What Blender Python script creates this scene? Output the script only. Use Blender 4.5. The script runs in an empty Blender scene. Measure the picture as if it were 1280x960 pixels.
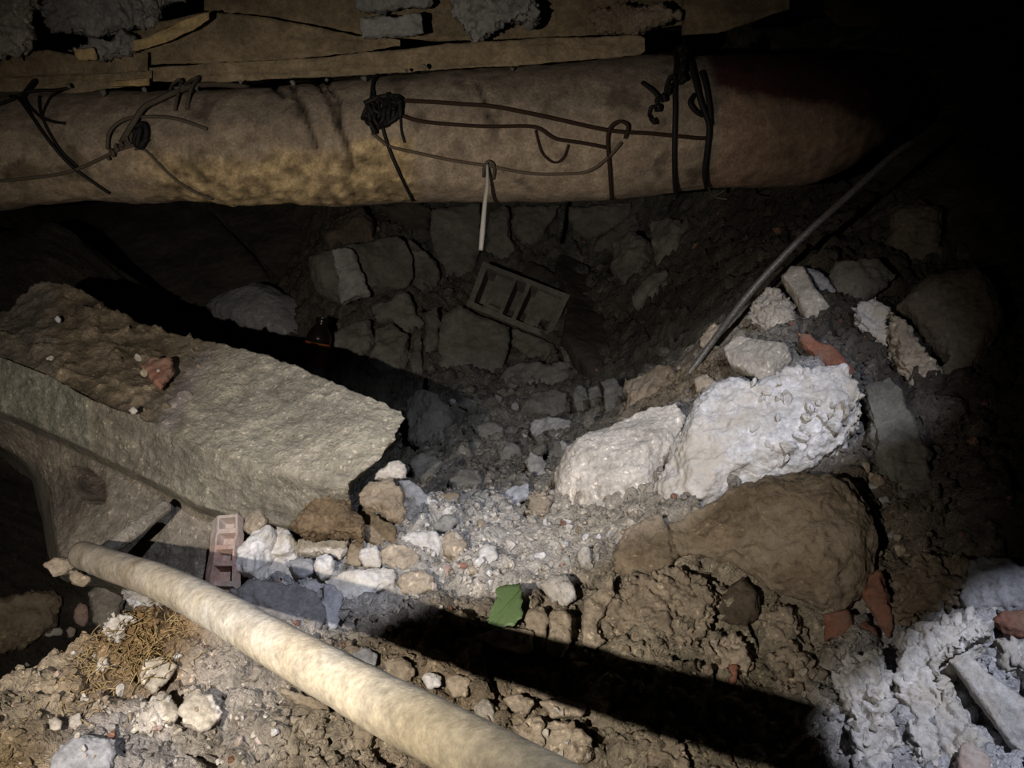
import bpy, bmesh, math, random
import numpy as np
from mathutils import Vector, Matrix, noise
from mathutils.bvhtree import BVHTree

random.seed(7)
rng = np.random.default_rng(7)
C = bpy.context.scene.collection
sc = bpy.context.scene

# ------------------------------------------------------------------ camera
F = 1000.0                                   # focal length in pixels of a 1280x960 frame
PITCH = math.radians(38)
CAM = np.array([0.0, 0.0, 1.6])
FWD = np.array([0, math.cos(PITCH), -math.sin(PITCH)])
UP = np.array([0, math.sin(PITCH), math.cos(PITCH)])
RIGHT = np.array([1.0, 0, 0])
cd = bpy.data.cameras.new('camera'); cam = bpy.data.objects.new('camera', cd); C.objects.link(cam)
cam.location = CAM; cam.rotation_euler = (math.pi/2 - PITCH, 0, 0)
cd.sensor_width = 36; cd.lens = 36*F/1280; cd.clip_start = 0.02; cd.clip_end = 60
sc.camera = cam

def ray(u, v):
    return FWD + RIGHT*(u-640)/F - UP*(v-480)/F
def P(u, v, d):
    return CAM + ray(u, v)*d
def camspace(x, y, z):
    return CAM + RIGHT*x + UP*y + FWD*z

# ------------------------------------------------------------------ world, lamps, exposure
w = bpy.data.worlds.new('night'); sc.world = w; w.use_nodes = True
w.node_tree.nodes['Background'].inputs[0].default_value = (0.55, 0.6, 0.7, 1)
w.node_tree.nodes['Background'].inputs[1].default_value = 0.0018
sc.view_settings.view_transform = 'Standard'; sc.view_settings.look = 'None'
sc.view_settings.gamma = 1; sc.view_settings.exposure = 0.0
sc.view_settings.use_curve_mapping = False

def spot(name, pos, target, energy, color, angle, blend, radius):
    l = bpy.data.lights.new(name, 'SPOT'); o = bpy.data.objects.new(name, l); C.objects.link(o)
    l.energy = energy; l.color = color; l.spot_size = math.radians(angle); l.spot_blend = blend
    l.shadow_soft_size = radius
    o.location = pos
    d = Vector(target) - Vector(pos)
    o.rotation_euler = d.to_track_quat('-Z', 'Y').to_euler()
    return o
LAMP_POS = camspace(-0.36, -0.03, 0.0)
spot('hand_lamp', LAMP_POS, P(400, 600, 1.25), 74, (1.0, 0.90, 0.78), 84, 0.9, 0.005)
TORCH_POS = camspace(0.45, 1.10, -0.50)
spot('head_torch', TORCH_POS, P(790, 690, 1.25), 168, (0.82, 0.86, 1.0), 47, 0.8, 0.004)

# ------------------------------------------------------------------ materials
MATS = {}
def srgb(c):
    return tuple(((x/255)/12.92 if x/255 <= 0.04045 else ((x/255+0.055)/1.055)**2.4) for x in c)

def rocky(name, base, dark=0.55, light=1.25, scale=14, bump=0.5, fleck=None, fleck_amt=0.12, grain=180, use_col=False, rough=0.95, dist=0.006, dustc=None):
    m = bpy.data.materials.new(name); m.use_nodes = True
    nt = m.node_tree; N = nt.nodes; L = nt.links
    b = N['Principled BSDF']; b.inputs['Roughness'].default_value = rough
    b.inputs['Specular IOR Level'].default_value = 0.2
    geo = N.new('ShaderNodeNewGeometry'); pos = geo.outputs['Position']
    def nz(sc_, det=8, r=0.6):
        n = N.new('ShaderNodeTexNoise'); n.inputs['Scale'].default_value = sc_; n.inputs['Detail'].default_value = det
        n.inputs['Roughness'].default_value = r; L.new(pos, n.inputs['Vector']); return n.outputs['Fac']
    def ramp(src, stops):
        r = N.new('ShaderNodeValToRGB'); L.new(src, r.inputs[0])
        while len(r.color_ramp.elements) < len(stops): r.color_ramp.elements.new(0.5)
        for e, (p, c) in zip(r.color_ramp.elements, stops): e.position = p; e.color = (*c, 1)
        return r.outputs[0]
    def mix(kind, fac, a, c):
        x = N.new('ShaderNodeMix'); x.data_type = 'RGBA'; x.blend_type = kind
        if isinstance(fac, float): x.inputs[0].default_value = fac
        else: L.new(fac, x.inputs[0])
        L.new(a, x.inputs[6])
        if isinstance(c, tuple): x.inputs[7].default_value = (*c, 1)
        else: L.new(c, x.inputs[7])
        return x.outputs[2]
    v = lambda k: (k, k, k)
    n1 = nz(scale); n2 = nz(scale*5, 6, 0.65); n3 = nz(grain, 4, 0.7)
    tone = ramp(n1, [(0.3, v(dark)), (0.7, v(light))])
    tone2 = ramp(n2, [(0.3, v(0.72)), (0.7, v(1.22))])
    tone3 = ramp(n3, [(0.3, v(0.75)), (0.7, v(1.2))])
    if use_col:
        at = N.new('ShaderNodeAttribute'); at.attribute_name = 'Col'; bc = at.outputs['Color']
    else:
        rgb = N.new('ShaderNodeRGB'); rgb.outputs[0].default_value = (*base, 1); bc = rgb.outputs[0]
        oi = N.new('ShaderNodeObjectInfo')
        bc = mix('MULTIPLY', 1.0, bc, ramp(oi.outputs['Random'], [(0, (0.82, 0.81, 0.8)), (1, (1.12, 1.12, 1.14))]))
    c = mix('MULTIPLY', 1.0, bc, tone); c = mix('MULTIPLY', 1.0, c, tone2); c = mix('MULTIPLY', 1.0, c, tone3)
    if fleck:
        vo = N.new('ShaderNodeTexVoronoi'); vo.inputs['Scale'].default_value = 130
        nd = N.new('ShaderNodeTexNoise'); nd.inputs['Scale'].default_value = 60; nd.inputs['Detail'].default_value = 3; L.new(pos, nd.inputs['Vector'])
        vm = N.new('ShaderNodeVectorMath'); vm.operation = 'SCALE'; vm.inputs[3].default_value = 0.022; L.new(nd.outputs['Color'], vm.inputs[0])
        va = N.new('ShaderNodeVectorMath'); va.operation = 'ADD'; L.new(pos, va.inputs[0]); L.new(vm.outputs[0], va.inputs[1]); L.new(va.outputs[0], vo.inputs['Vector'])
        vc = N.new('ShaderNodeSeparateColor'); L.new(vo.outputs['Color'], vc.inputs[0])
        mt = N.new('ShaderNodeMath'); mt.operation = 'LESS_THAN'; L.new(vc.outputs[0], mt.inputs[0]); mt.inputs[1].default_value = fleck_amt*0.8
        m2 = N.new('ShaderNodeMath'); m2.operation = 'LESS_THAN'; L.new(vo.outputs['Distance'], m2.inputs[0]); m2.inputs[1].default_value = 0.42
        m3 = N.new('ShaderNodeMath'); m3.operation = 'MULTIPLY'; L.new(mt.outputs[0], m3.inputs[0]); L.new(m2.outputs[0], m3.inputs[1])
        m4 = N.new('ShaderNodeMath'); m4.operation = 'MULTIPLY'; L.new(m3.outputs[0], m4.inputs[0]); m4.inputs[1].default_value = 0.6
        c = mix('MULTIPLY', m4.outputs[0], c, (2.1, 2.05, 1.95))
    if dustc:
        c = mix('MIX', ramp(nz(scale*0.6, 10, 0.7), [(0.45, v(0)), (0.62, v(0.8))]), c, dustc)
    L.new(c, b.inputs['Base Color'])
    ad = N.new('ShaderNodeMath'); ad.operation = 'ADD'
    L.new(n2, ad.inputs[0])
    ml = N.new('ShaderNodeMath'); ml.operation = 'MULTIPLY'; L.new(n3, ml.inputs[0]); ml.inputs[1].default_value = 0.45
    L.new(ml.outputs[0], ad.inputs[1])
    bp = N.new('ShaderNodeBump'); bp.inputs['Strength'].default_value = bump; bp.inputs['Distance'].default_value = dist
    L.new(ad.outputs[0], bp.inputs['Height']); L.new(bp.outputs[0], b.inputs['Normal'])
    MATS[name] = m
    return m
def plain(name, col, rough=0.6, metal=0.0, spec=0.3, trans=0.0):
    m = bpy.data.materials.new(name); m.use_nodes = True; nt = m.node_tree; b = nt.nodes['Principled BSDF']
    n = nt.nodes.new('ShaderNodeTexNoise'); n.inputs['Scale'].default_value = 90; n.inputs['Detail'].default_value = 6
    r = nt.nodes.new('ShaderNodeValToRGB'); nt.links.new(n.outputs['Fac'], r.inputs[0])
    r.color_ramp.elements[0].position = 0.35; r.color_ramp.elements[1].position = 0.68
    r.color_ramp.elements[0].color = (*[x*0.6 for x in col], 1); r.color_ramp.elements[1].color = (*[min(1, x*1.3) for x in col], 1)
    nt.links.new(r.outputs[0], b.inputs['Base Color'])
    b.inputs['Roughness'].default_value = rough; b.inputs['Metallic'].default_value = metal
    b.inputs['Specular IOR Level'].default_value = spec; b.inputs['Transmission Weight'].default_value = trans
    MATS[name] = m; return m

rocky('white', (0.62, 0.61, 0.60), 0.75, 1.15, bump=0.7, dustc=(0.45, 0.40, 0.33))
rocky('pale', (0.50, 0.46, 0.40), 0.7, 1.2, bump=0.7, fleck=(0.62, 0.6, 0.55), fleck_amt=0.1)
rocky('tan', (0.37, 0.31, 0.235), 0.65, 1.25, bump=0.8, fleck=(0.55, 0.5, 0.42), fleck_amt=0.12)
rocky('brown', (0.23, 0.18, 0.125), 0.6, 1.3, bump=0.9, dustc=(0.33, 0.275, 0.205), fleck=(0.40, 0.33, 0.24), fleck_amt=0.06)
rocky('dark', (0.10, 0.078, 0.058), 0.6, 1.3, bump=0.7)
rocky('grey', (0.27, 0.265, 0.25), 0.7, 1.2, bump=0.5)
rocky('shadebrown', (0.125, 0.102, 0.075), 0.6, 1.3, bump=0.8)  # brown darkened to stand in for weak light on the mound's dim side
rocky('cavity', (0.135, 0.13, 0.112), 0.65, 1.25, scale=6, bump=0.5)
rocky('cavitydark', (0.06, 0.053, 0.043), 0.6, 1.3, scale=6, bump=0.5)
rocky('blue', (0.30, 0.305, 0.325), 0.75, 1.15, bump=0.4)
rocky('brick', (0.26, 0.115, 0.078), 0.7, 1.2, bump=0.5, dustc=(0.22, 0.155, 0.12))
rocky('claypink', (0.40, 0.275, 0.23), 0.75, 1.15, bump=0.4, dustc=(0.45, 0.40, 0.36))
rocky('wood', (0.24, 0.185, 0.115), 0.6, 1.3, bump=0.6)
rocky('rottenwood', (0.20, 0.142, 0.085), 0.4, 1.4, scale=30, bump=1.0)
rocky('slate', (0.155, 0.15, 0.152), 0.75, 1.15, bump=0.4)
rocky('straw', (0.46, 0.34, 0.17), 0.7, 1.2, bump=0.4)
rocky('concrete', (0.30, 0.275, 0.225), 0.7, 1.2, bump=1.0, dist=0.009, fleck=(0.5, 0.47, 0.4), fleck_amt=0.14, use_col=True)
rocky('ground', (0.3, 0.25, 0.18), 0.65, 1.3, scale=11, bump=1.0, fleck=(0.6, 0.57, 0.52), fleck_amt=0.16, use_col=True, dist=0.016)
rocky('beam', (0.2, 0.15, 0.1), 0.75, 1.2, scale=9, bump=0.5, use_col=True, dist=0.006)
rocky('poleskin', (0.56, 0.52, 0.43), 0.72, 1.15, scale=16, bump=0.35, use_col=True, dist=0.004)
plain('wire_black', (0.012, 0.011, 0.010), 0.7, 0.3)
plain('wire_rust', (0.030, 0.015, 0.009), 0.85, 0.2)
plain('wire_grey', (0.085, 0.07, 0.052), 0.8, 0.2)
plain('pin', (0.33, 0.30, 0.26), 0.6)
plain('cord', (0.085, 0.062, 0.042), 0.85)
plain('rod', (0.16, 0.15, 0.14), 0.5, 0.4)
plain('leaf', (0.125, 0.20, 0.085), 0.5, 0, 0.4)
plain('leafvein', (0.16, 0.26, 0.09), 0.5)
plain('bag', (0.22, 0.22, 0.225), 0.45, 0, 0.5)
plain('label_red', (0.16, 0.018, 0.015), 0.45, 0, 0.4)
plain('label_orange', (0.32, 0.10, 0.035), 0.45)
plain('bottle_plastic', (0.30, 0.32, 0.34), 0.15, 0, 0.5, 0.5)
plain('cola', (0.012, 0.009, 0.008), 0.2, 0, 0.5)

# ------------------------------------------------------------------ mesh helpers
def link(name, verts, faces, mat, parent=None, origin=None, smooth=True):
    me = bpy.data.meshes.new(name)
    v = np.asarray(verts, float)
    if origin is None: origin = v.mean(0) if parent is None else np.zeros(3)
    me.from_pydata((v - origin).tolist(), [], faces)
    if smooth: me.polygons.foreach_set('use_smooth', [True]*len(me.polygons))
    if mat: me.materials.append(MATS[mat])
    me.update()
    o = bpy.data.objects.new(name, me); C.objects.link(o); o.location = origin
    if parent is not None: o.parent = parent
    return o
def tag(o, label, cat, group=None, kind=None):
    o['label'] = label; o['category'] = cat
    if group: o['group'] = group
    if kind: o['kind'] = kind
    return o
def empty(name, loc):
    o = bpy.data.objects.new(name, None); C.objects.link(o); o.location = loc; o.empty_display_size = 0.02
    return o
def child(name, verts, faces, mat, parent, smooth=True):
    org = np.array(parent.location)
    o = link(name, np.asarray(verts, float) - org, faces, mat, parent, np.zeros(3), smooth)
    return o
def fbm(p, f, octs=4, H=0.9):
    return noise.fractal(Vector((p[0]*f, p[1]*f, p[2]*f)), H, 2.1, octs)
def grid_faces(nr, nc, wrap=False):
    fs = []
    for i in range(nr-1):
        for j in range(nc if wrap else nc-1):
            a = i*nc+j; b = i*nc+(j+1) % nc
            fs.append((a, b, b+nc, a+nc))
    return fs
def set_col(o, cols):
    at = o.data.color_attributes.new('Col', 'FLOAT_COLOR', 'POINT')
    c = np.ones((len(o.data.vertices), 4)); c[:, :3] = cols
    at.data.foreach_set('color', c.ravel())
def norm(a):
    return a/np.linalg.norm(a)

def tube_mesh(pts, rad, sides=8, sub=3, wob=0.0):
    """verts, faces of a smooth round wire along pts"""
    pts = np.asarray(pts, float)
    n = len(pts); out = []
    for i in range(n-1):                      # Catmull-Rom
        p0, p1, p2, p3 = pts[max(i-1, 0)], pts[i], pts[i+1], pts[min(i+2, n-1)]
        for k in range(sub):
            t = k/sub
            out.append(0.5*((2*p1)+(-p0+p2)*t+(2*p0-5*p1+4*p2-p3)*t*t+(-p0+3*p1-3*p2+p3)*t**3))
    out.append(pts[-1]); q = np.array(out); n = len(q)
    rr = np.interp(np.linspace(0, 1, n), np.linspace(0, 1, len(rad)), rad) if hasattr(rad, '__len__') else np.full(n, rad)
    T = np.gradient(q, axis=0); T /= np.linalg.norm(T, axis=1)[:, None]+1e-12
    nrm = np.cross(T[0], [0.3, 0.2, 1.0]); nrm = norm(nrm)
    V = []
    for i in range(n):
        nrm = norm(nrm - T[i]*np.dot(nrm, T[i])); b = np.cross(T[i], nrm)
        for s in range(sides):
            a = 2*math.pi*s/sides
            d = math.cos(a)*nrm + math.sin(a)*b
            r = rr[i]
            if wob: r *= 1 + wob*fbm(q[i]+d*rr[i], 25)
            V.append(q[i] + d*r)
    Fc = grid_faces(n, sides, True)
    Fc.append(tuple(range(sides))[::-1]); Fc.append(tuple(range((n-1)*sides, n*sides)))
    return np.array(V), Fc
def join(parts):
    V = []; Fc = []; k = 0
    for v, f in parts:
        V.append(np.asarray(v)); Fc += [tuple(i+k for i in x) for x in f]; k += len(v)
    return np.concatenate(V), Fc

# ------------------------------------------------------------------ the ground as a height field
CTRL = [(0,960,.88),(300,960,.95),(640,960,1.0),(1000,960,1.0),(1280,960,.93),
        (0,850,1.03),(150,850,1.06),(300,850,1.06),(480,850,1.1),(640,800,1.17),(800,850,1.12),(900,800,1.2),(1050,820,1.15),(1280,800,1.08),
        (150,760,1.16),(330,740,1.25),(450,760,1.24),(500,690,1.36),(440,640,1.45),(560,660,1.42),(640,650,1.46),(720,690,1.36),(800,650,1.38),(560,625,1.53),(640,618,1.62),
        (600,585,1.95),(660,570,2.05),(640,530,2.4),(560,500,2.5),(720,500,2.5),(640,450,2.95),(500,400,3.0),(640,380,3.2),(640,300,3.5),(800,300,3.4),(420,300,3.3),(740,420,2.9),(790,470,2.4),
        (300,400,3.5),(300,320,4.0),(150,330,4.0),(420,470,2.8),(300,460,3.1),(150,400,3.6),(560,560,2.1),
        (820,520,1.72),(850,460,1.95),(880,400,2.1),(900,330,2.4),(940,560,1.45),(1000,480,1.55),(1000,400,1.72),(1000,320,1.95),(1100,300,2.0),(1100,400,1.7),(1100,520,1.5),(1000,650,1.32),(1150,650,1.28),(1280,620,1.25),(1280,480,1.5),(1280,350,1.8),(1150,240,2.25)]
cp = [P(*c) for c in CTRL]
cp += [np.array(a) for a in [(-.84,.87,-.7),(-.95,1.0,-.8),(-.78,1.05,-.5),(-.5,1.2,.1),(-1.25,.95,-.7),(-1.05,.85,-.8),(-1.3,.35,.72),(-.7,.3,.72),(0,.25,.66),(.7,.25,.7),(1.4,.3,.75),(1.4,.9,.72),(1.5,1.5,.7),(1.7,2.3,.8),(1.15,2.1,.8),(.9,2.9,.7),
      (.3,4.2,.5),(-1,4.2,.5),(-1.6,2.6,.3),(-2,1.6,.4),(-2.4,3.4,.8),(2.4,3.6,1.0),(0,5,.9),(-2.4,.3,.7),(2.5,.3,.8),(-.9,1.7,-.4),(-.5,2.0,-.3)]]
cp = np.array(cp)
def _phi(d): return np.sqrt(d*d+0.05**2)
_A = _phi(np.linalg.norm(cp[:, None, :2]-cp[None, :, :2], axis=2)) - 0.004*np.eye(len(cp))
_n = len(cp); _M = np.zeros((_n+3, _n+3)); _M[:_n, :_n] = _A
_M[:_n, _n] = 1; _M[:_n, _n+1:] = cp[:, :2]; _M[_n, :_n] = 1; _M[_n+1:, :_n] = cp[:, :2].T
_W = np.linalg.solve(_M, np.concatenate([cp[:, 2], np.zeros(3)]))
def Hs(x, y):
    x = np.atleast_1d(np.asarray(x, float)); y = np.atleast_1d(np.asarray(y, float))
    d = _phi(np.sqrt((x[:, None]-cp[None, :, 0])**2+(y[:, None]-cp[None, :, 1])**2))
    return d@_W[:_n] + _W[_n] + _W[_n+1]*x + _W[_n+2]*y
_DS = np.linspace(.45, 6, 1400)
def hit(u, v):
    r = ray(u, v); p = CAM+_DS[:, None]*r
    g = p[:, 2]-Hs(p[:, 0], p[:, 1]); k = np.argmax(g < 0)
    if k == 0: return CAM+r*3.4
    t = g[k-1]/(g[k-1]-g[k]); return CAM+r*(_DS[k-1]+t*(_DS[1]-_DS[0]))
def ground_n(p):
    e = .04; a = Hs([p[0]-e, p[0]+e, p[0], p[0]], [p[1], p[1], p[1]-e, p[1]+e])
    return norm(np.array([-(a[1]-a[0])/(2*e), -(a[3]-a[2])/(2*e), 1]))

ZONES = [  # soil, plaster, and painted-in shade of pit and mound: (pixel, radius m, colour)
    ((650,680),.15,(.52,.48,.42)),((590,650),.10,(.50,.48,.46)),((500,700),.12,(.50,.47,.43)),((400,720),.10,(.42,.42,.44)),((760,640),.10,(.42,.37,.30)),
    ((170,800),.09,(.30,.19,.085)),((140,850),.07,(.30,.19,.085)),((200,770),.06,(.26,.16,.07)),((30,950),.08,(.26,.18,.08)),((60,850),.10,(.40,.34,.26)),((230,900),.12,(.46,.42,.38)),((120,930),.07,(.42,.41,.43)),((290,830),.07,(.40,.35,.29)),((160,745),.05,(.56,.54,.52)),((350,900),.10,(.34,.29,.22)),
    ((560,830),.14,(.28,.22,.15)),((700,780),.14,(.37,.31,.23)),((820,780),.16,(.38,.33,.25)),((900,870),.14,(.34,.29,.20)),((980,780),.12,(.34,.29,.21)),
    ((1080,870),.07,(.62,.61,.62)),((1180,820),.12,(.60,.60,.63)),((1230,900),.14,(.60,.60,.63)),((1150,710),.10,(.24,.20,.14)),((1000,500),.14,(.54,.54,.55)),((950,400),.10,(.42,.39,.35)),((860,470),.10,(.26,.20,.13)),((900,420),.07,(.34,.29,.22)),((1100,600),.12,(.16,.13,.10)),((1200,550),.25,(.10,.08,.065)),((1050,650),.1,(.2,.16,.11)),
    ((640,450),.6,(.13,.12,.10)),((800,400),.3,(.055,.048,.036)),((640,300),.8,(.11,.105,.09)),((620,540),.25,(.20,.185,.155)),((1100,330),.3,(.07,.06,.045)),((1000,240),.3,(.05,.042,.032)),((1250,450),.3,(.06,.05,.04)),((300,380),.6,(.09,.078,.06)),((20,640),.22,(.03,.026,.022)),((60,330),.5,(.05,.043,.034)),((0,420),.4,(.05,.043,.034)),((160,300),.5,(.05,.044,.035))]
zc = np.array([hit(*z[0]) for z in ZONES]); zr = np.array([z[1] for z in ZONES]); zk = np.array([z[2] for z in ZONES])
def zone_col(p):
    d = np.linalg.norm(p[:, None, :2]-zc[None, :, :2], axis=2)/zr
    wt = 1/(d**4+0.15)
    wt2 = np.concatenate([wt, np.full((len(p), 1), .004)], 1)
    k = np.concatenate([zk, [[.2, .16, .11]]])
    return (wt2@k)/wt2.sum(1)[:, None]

xs = np.concatenate([np.arange(-2.8, -1.0, .04), np.arange(-1.0, 1.1, .0068), np.arange(1.1, 2.8, .04)])
ys = np.concatenate([np.arange(.2, 1.7, .0063), np.arange(1.7, 3.3, .015), np.arange(3.3, 5.2, .05)])
X, Y = np.meshgrid(xs, ys); gx = X.ravel(); gy = Y.ravel()
gz = np.concatenate([Hs(gx[i:i+20000], gy[i:i+20000]) for i in range(0, len(gx), 20000)])
gz -= 2.2*np.exp(-(((gx+1.02)/.31)**2+((gy-1.18)/.27)**2)**4)
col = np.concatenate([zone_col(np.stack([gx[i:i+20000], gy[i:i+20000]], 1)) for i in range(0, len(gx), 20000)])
sl = hit(690, 672); smooth_ = 1-.6*np.exp(-(((gx-sl[0])/.15)**2+((gy-sl[1])/.11)**2)**2)
dz = np.zeros(len(gx))
for i in range(len(gx)):
    x, y = gx[i], gy[i]
    wv = noise.noise_vector(Vector((x*9, y*9, 0)))
    qx, qy = x+wv[0]*.03, y+wv[1]*.03
    a, pa = noise.voronoi(Vector((qx*15, qy*15, 0.3)))
    h = .016*(noise.cell(pa[0]*7.3+Vector((.5, .5, .5)))) + .012*min(1, (a[1]-a[0])*3.2)
    h -= .017*math.exp(-((a[1]-a[0])/.07)**2)*(.4+.6*noise.cell(pa[0]*2.7+Vector((.5, .5, .5))))
    b_, pb = noise.voronoi(Vector((qx*42, qy*42, 1.3)))
    h += .006*noise.cell(pb[0]*5.1+Vector((.5, .5, .5))) + .0065*min(1, (b_[1]-b_[0])*3)
    h += .010*noise.fractal(Vector((x*7, y*7, .7)), .9, 2.1, 4)
    h += .0055*noise.fractal(Vector((x*55, y*55, .2)), .6, 2.1, 4)
    dz[i] = (h-.006*math.exp(-((b_[1]-b_[0])/.09)**2))*smooth_[i]

    t = noise.cell(pb[0]*3.7+Vector((9.5, 2.5, .5)))
    col[i] *= 1+.22*t
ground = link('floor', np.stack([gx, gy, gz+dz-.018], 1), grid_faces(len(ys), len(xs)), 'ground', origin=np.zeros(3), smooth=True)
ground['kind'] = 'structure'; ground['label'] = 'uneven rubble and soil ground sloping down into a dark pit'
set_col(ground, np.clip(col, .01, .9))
SOLIDS = [ground]; NGROUND = len(ground.data.polygons)

# ------------------------------------------------------------------ chunk: a broken stone lying on the ground
def chunk(name, outline, mat, label, cat, h=.55, hb=.7, tilt=.5, lift=.12, depth=None, plane=None, rough=.13, facets=4, k=5.0, group=None, res=2.6, crumb=0.0, parent=None, kind=None, solid=True, seed=None, ca=1.0):
    o2 = np.array(outline, float)
    rs = np.random.default_rng(seed if seed is not None else int(abs(o2.sum()*7)) % 99991)
    x, y = o2[:, 0], o2[:, 1]; x1, y1 = np.roll(x, -1), np.roll(y, -1)
    cr = x*y1-x1*y; A = cr.sum()/2
    uc, vc = (((x+x1)*cr).sum()/(6*A), ((y+y1)*cr).sum()/(6*A))
    if plane is not None:
        a, b, c_ = [P(*q) for q in plane]; Nn = norm(np.cross(b-a, c_-a)); O = a
        if np.dot(Nn, CAM-a) < 0: Nn = -Nn
    else:
        O = P(uc, vc, depth) if depth else hit2(uc, vc)
        view = norm(CAM-O); gn = ground_n(O) if not depth else np.array([0, 0, 1.0])
        Nn = norm(gn*(1-tilt)+view*tilt)
    def cast(u, v, off=0.0):
        r = ray(u, v); t = np.dot(O+Nn*off-CAM, Nn)/np.dot(r, Nn); return CAM+r*t
    dist = np.dot(O-CAM, FWD); Rpx = math.sqrt(abs(A)/math.pi); R = Rpx*dist/F
    off = lift*R if plane is None and depth is None else 0
    c0 = cast(uc, vc, off)
    per = np.hypot(x1-x, y1-y).sum(); n = int(np.clip(per/res, 20, 420))
    seg = np.concatenate([[0], np.cumsum(np.hypot(x1-x, y1-y))]); tt = np.linspace(0, per, n, endpoint=False)
    xx = np.interp(tt, seg, np.append(x, x[0])); yy = np.interp(tt, seg, np.append(y, y[0]))
    ring = np.array([cast(a, b, off) for a, b in zip(xx, yy)])
    m = int(np.clip(Rpx/res, 5, 60))
    rho = 1-(1-np.linspace(0, 1, m+1)[1:])**1.25
    hw = h*R; hbw = hb*R
    planes = []
    e1 = norm(np.cross(Nn, [0.13, .9, .4])); e2 = np.cross(Nn, e1)
    for _ in range(facets):
        a = rs.uniform(0, 2*math.pi); planes.append((math.cos(a)*e1+math.sin(a)*e2, rs.uniform(.25, .85), rs.uniform(.75, 1.1)))
    V = [c0+Nn*hw*min([1]+[c for _, _, c in planes])]
    for r in rho:
        for q in ring:
            d = q-c0; z = hw*(1-r**k); L_ = d*r
            for dr, s, c_ in planes: z = min(z, max(hw*(c_-s*np.dot(L_, dr)/R), 0))
            V.append(c0+L_+Nn*z)
    for r, zz in ((.985, .25), (.93, .6), (.75, .9), (.4, 1)):
        for q in ring:
            d = q-c0; V.append(c0+d*r-Nn*hbw*zz)
    V.append(c0-Nn*hbw)
    V = np.array(V)
    fs = [(0, 1+(j), 1+(j+1) % n) for j in range(n)]
    nr = m+4
    for i in range(nr-1):
        for j in range(n):
            a = 1+i*n+j; b = 1+i*n+(j+1) % n; fs.append((a, a+n, b+n, b))
    last = len(V)-1; base = 1+(nr-1)*n
    fs += [(base+j, last, base+(j+1) % n) for j in range(n)]
    vox = max(res*.92*dist/F, .0012)
    tmp = link('tmp', V-c0, fs, mat, origin=np.zeros(3))
    md = tmp.modifiers.new('r', 'REMESH'); md.mode = 'VOXEL'; md.voxel_size = vox
    bpy.context.view_layer.update()
    me = bpy.data.meshes.new_from_object(tmp.evaluated_get(bpy.context.evaluated_depsgraph_get()))
    old = tmp.data; bpy.data.objects.remove(tmp); bpy.data.meshes.remove(old)
    nv = len(me.vertices); W = np.empty(nv*3); me.vertices.foreach_get('co', W); W = W.reshape(-1, 3)
    D = np.empty(nv*3); me.vertex_normals.foreach_get('vector', D); D = D.reshape(-1, 3)
    sd = rs.uniform(-50, 50, 3)
    for i in range(nv):
        p = W[i]+c0; q = W[i]/R+sd
        dd = R*rough*(noise.fractal(Vector(q*1.5), .6, 2.1, 7)-.25*abs(noise.noise(Vector(q*5))))+.0018*noise.fractal(Vector(p*70), .7, 2.1, 3)
        if crumb:
            a, pa = noise.voronoi(Vector(p*(crumb if crumb > 5 else 40)+np.array(noise.noise_vector(Vector(p*26)))*.9+np.array(noise.noise_vector(Vector(p*90)))*.3))
            dd += ca*(.0085*min(1, (a[1]-a[0])*5)-.0085+.006*noise.cell(pa[0]*5+Vector((.5, .5, .5))))+.003*noise.fractal(Vector(p*35), .7, 2.1, 4)
        W[i] += D[i]*dd
    me.vertices.foreach_set('co', W.ravel()); me.polygons.foreach_set('use_smooth', [True]*len(me.polygons))
    me.materials.clear(); me.materials.append(MATS[mat]); me.name = name; me.update()
    o = bpy.data.objects.new(name, me); C.objects.link(o); o.location = c0
    tag(o, label, cat, group, kind)
    if solid: SOLIDS.append(o)
    return o

hit2 = hit
# ------------------------------------------------------------------ concrete slab on the left
def rail(pts, n, k=.955):
    p = np.array([P(q[0], q[1], q[2]*k) for q in pts]); s = np.concatenate([[0], np.cumsum(np.linalg.norm(np.diff(p, axis=0), axis=1))]); s /= s[-1]
    t = np.linspace(0, 1, n); return np.stack([np.interp(t, s, p[:, i]) for i in range(3)], 1)
NC = 200
up_edge = [(-60,400,2.0),(10,385,1.98),(50,348,2.0),(75,352,1.97),(128,372,1.92),(130,381,1.92),(195,408,1.84),(245,420,1.79),(290,437,1.74),(340,450,1.69),(400,473,1.63),(440,493,1.58),(480,508,1.54),(498,520,1.52)]
rails = [
    rail([(u, v+30, d+.22) for u, v, d in up_edge], NC),
    rail(up_edge, NC),
    rail([(-80,430,1.86),(30,410,1.84),(130,450,1.74),(250,492,1.63),(370,530,1.53),(450,545,1.47),(495,555,1.44)], NC),
    rail([(-90,440,1.78),(0,446,1.75),(60,470,1.67),(115,500,1.60),(190,530,1.53),(240,560,1.47),(330,590,1.42),(395,612,1.38),(432,612,1.37)], NC, .965),
    rail([(-90,490,1.71),(0,515,1.67),(60,540,1.60),(130,572,1.53),(200,605,1.46),(250,632,1.41),(310,650,1.38),(380,660,1.365),(425,640,1.37)], NC, 1.005),
    rail([(-90,498,1.70),(0,523,1.66),(60,549,1.59),(130,582,1.52),(200,615,1.46),(250,642,1.41),(310,660,1.39),(380,670,1.38),(425,650,1.38)], NC, 1.035),
    rail([(-90,545,1.66),(0,552,1.63),(45,577,1.56),(62,612,1.49),(68,660,1.41),(75,695,1.34),(115,712,1.31),(200,735,1.27),(300,750,1.26),(380,700,1.36),(425,660,1.42)], NC, 1.12),
    rail([(-60,575,1.95),(0,572,1.90),(40,600,1.85),(50,640,1.75),(60,690,1.6),(75,720,1.5),(115,740,1.5),(200,760,1.48),(300,770,1.46),(380,710,1.55),(425,670,1.55)], NC, 1.1)]
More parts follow.
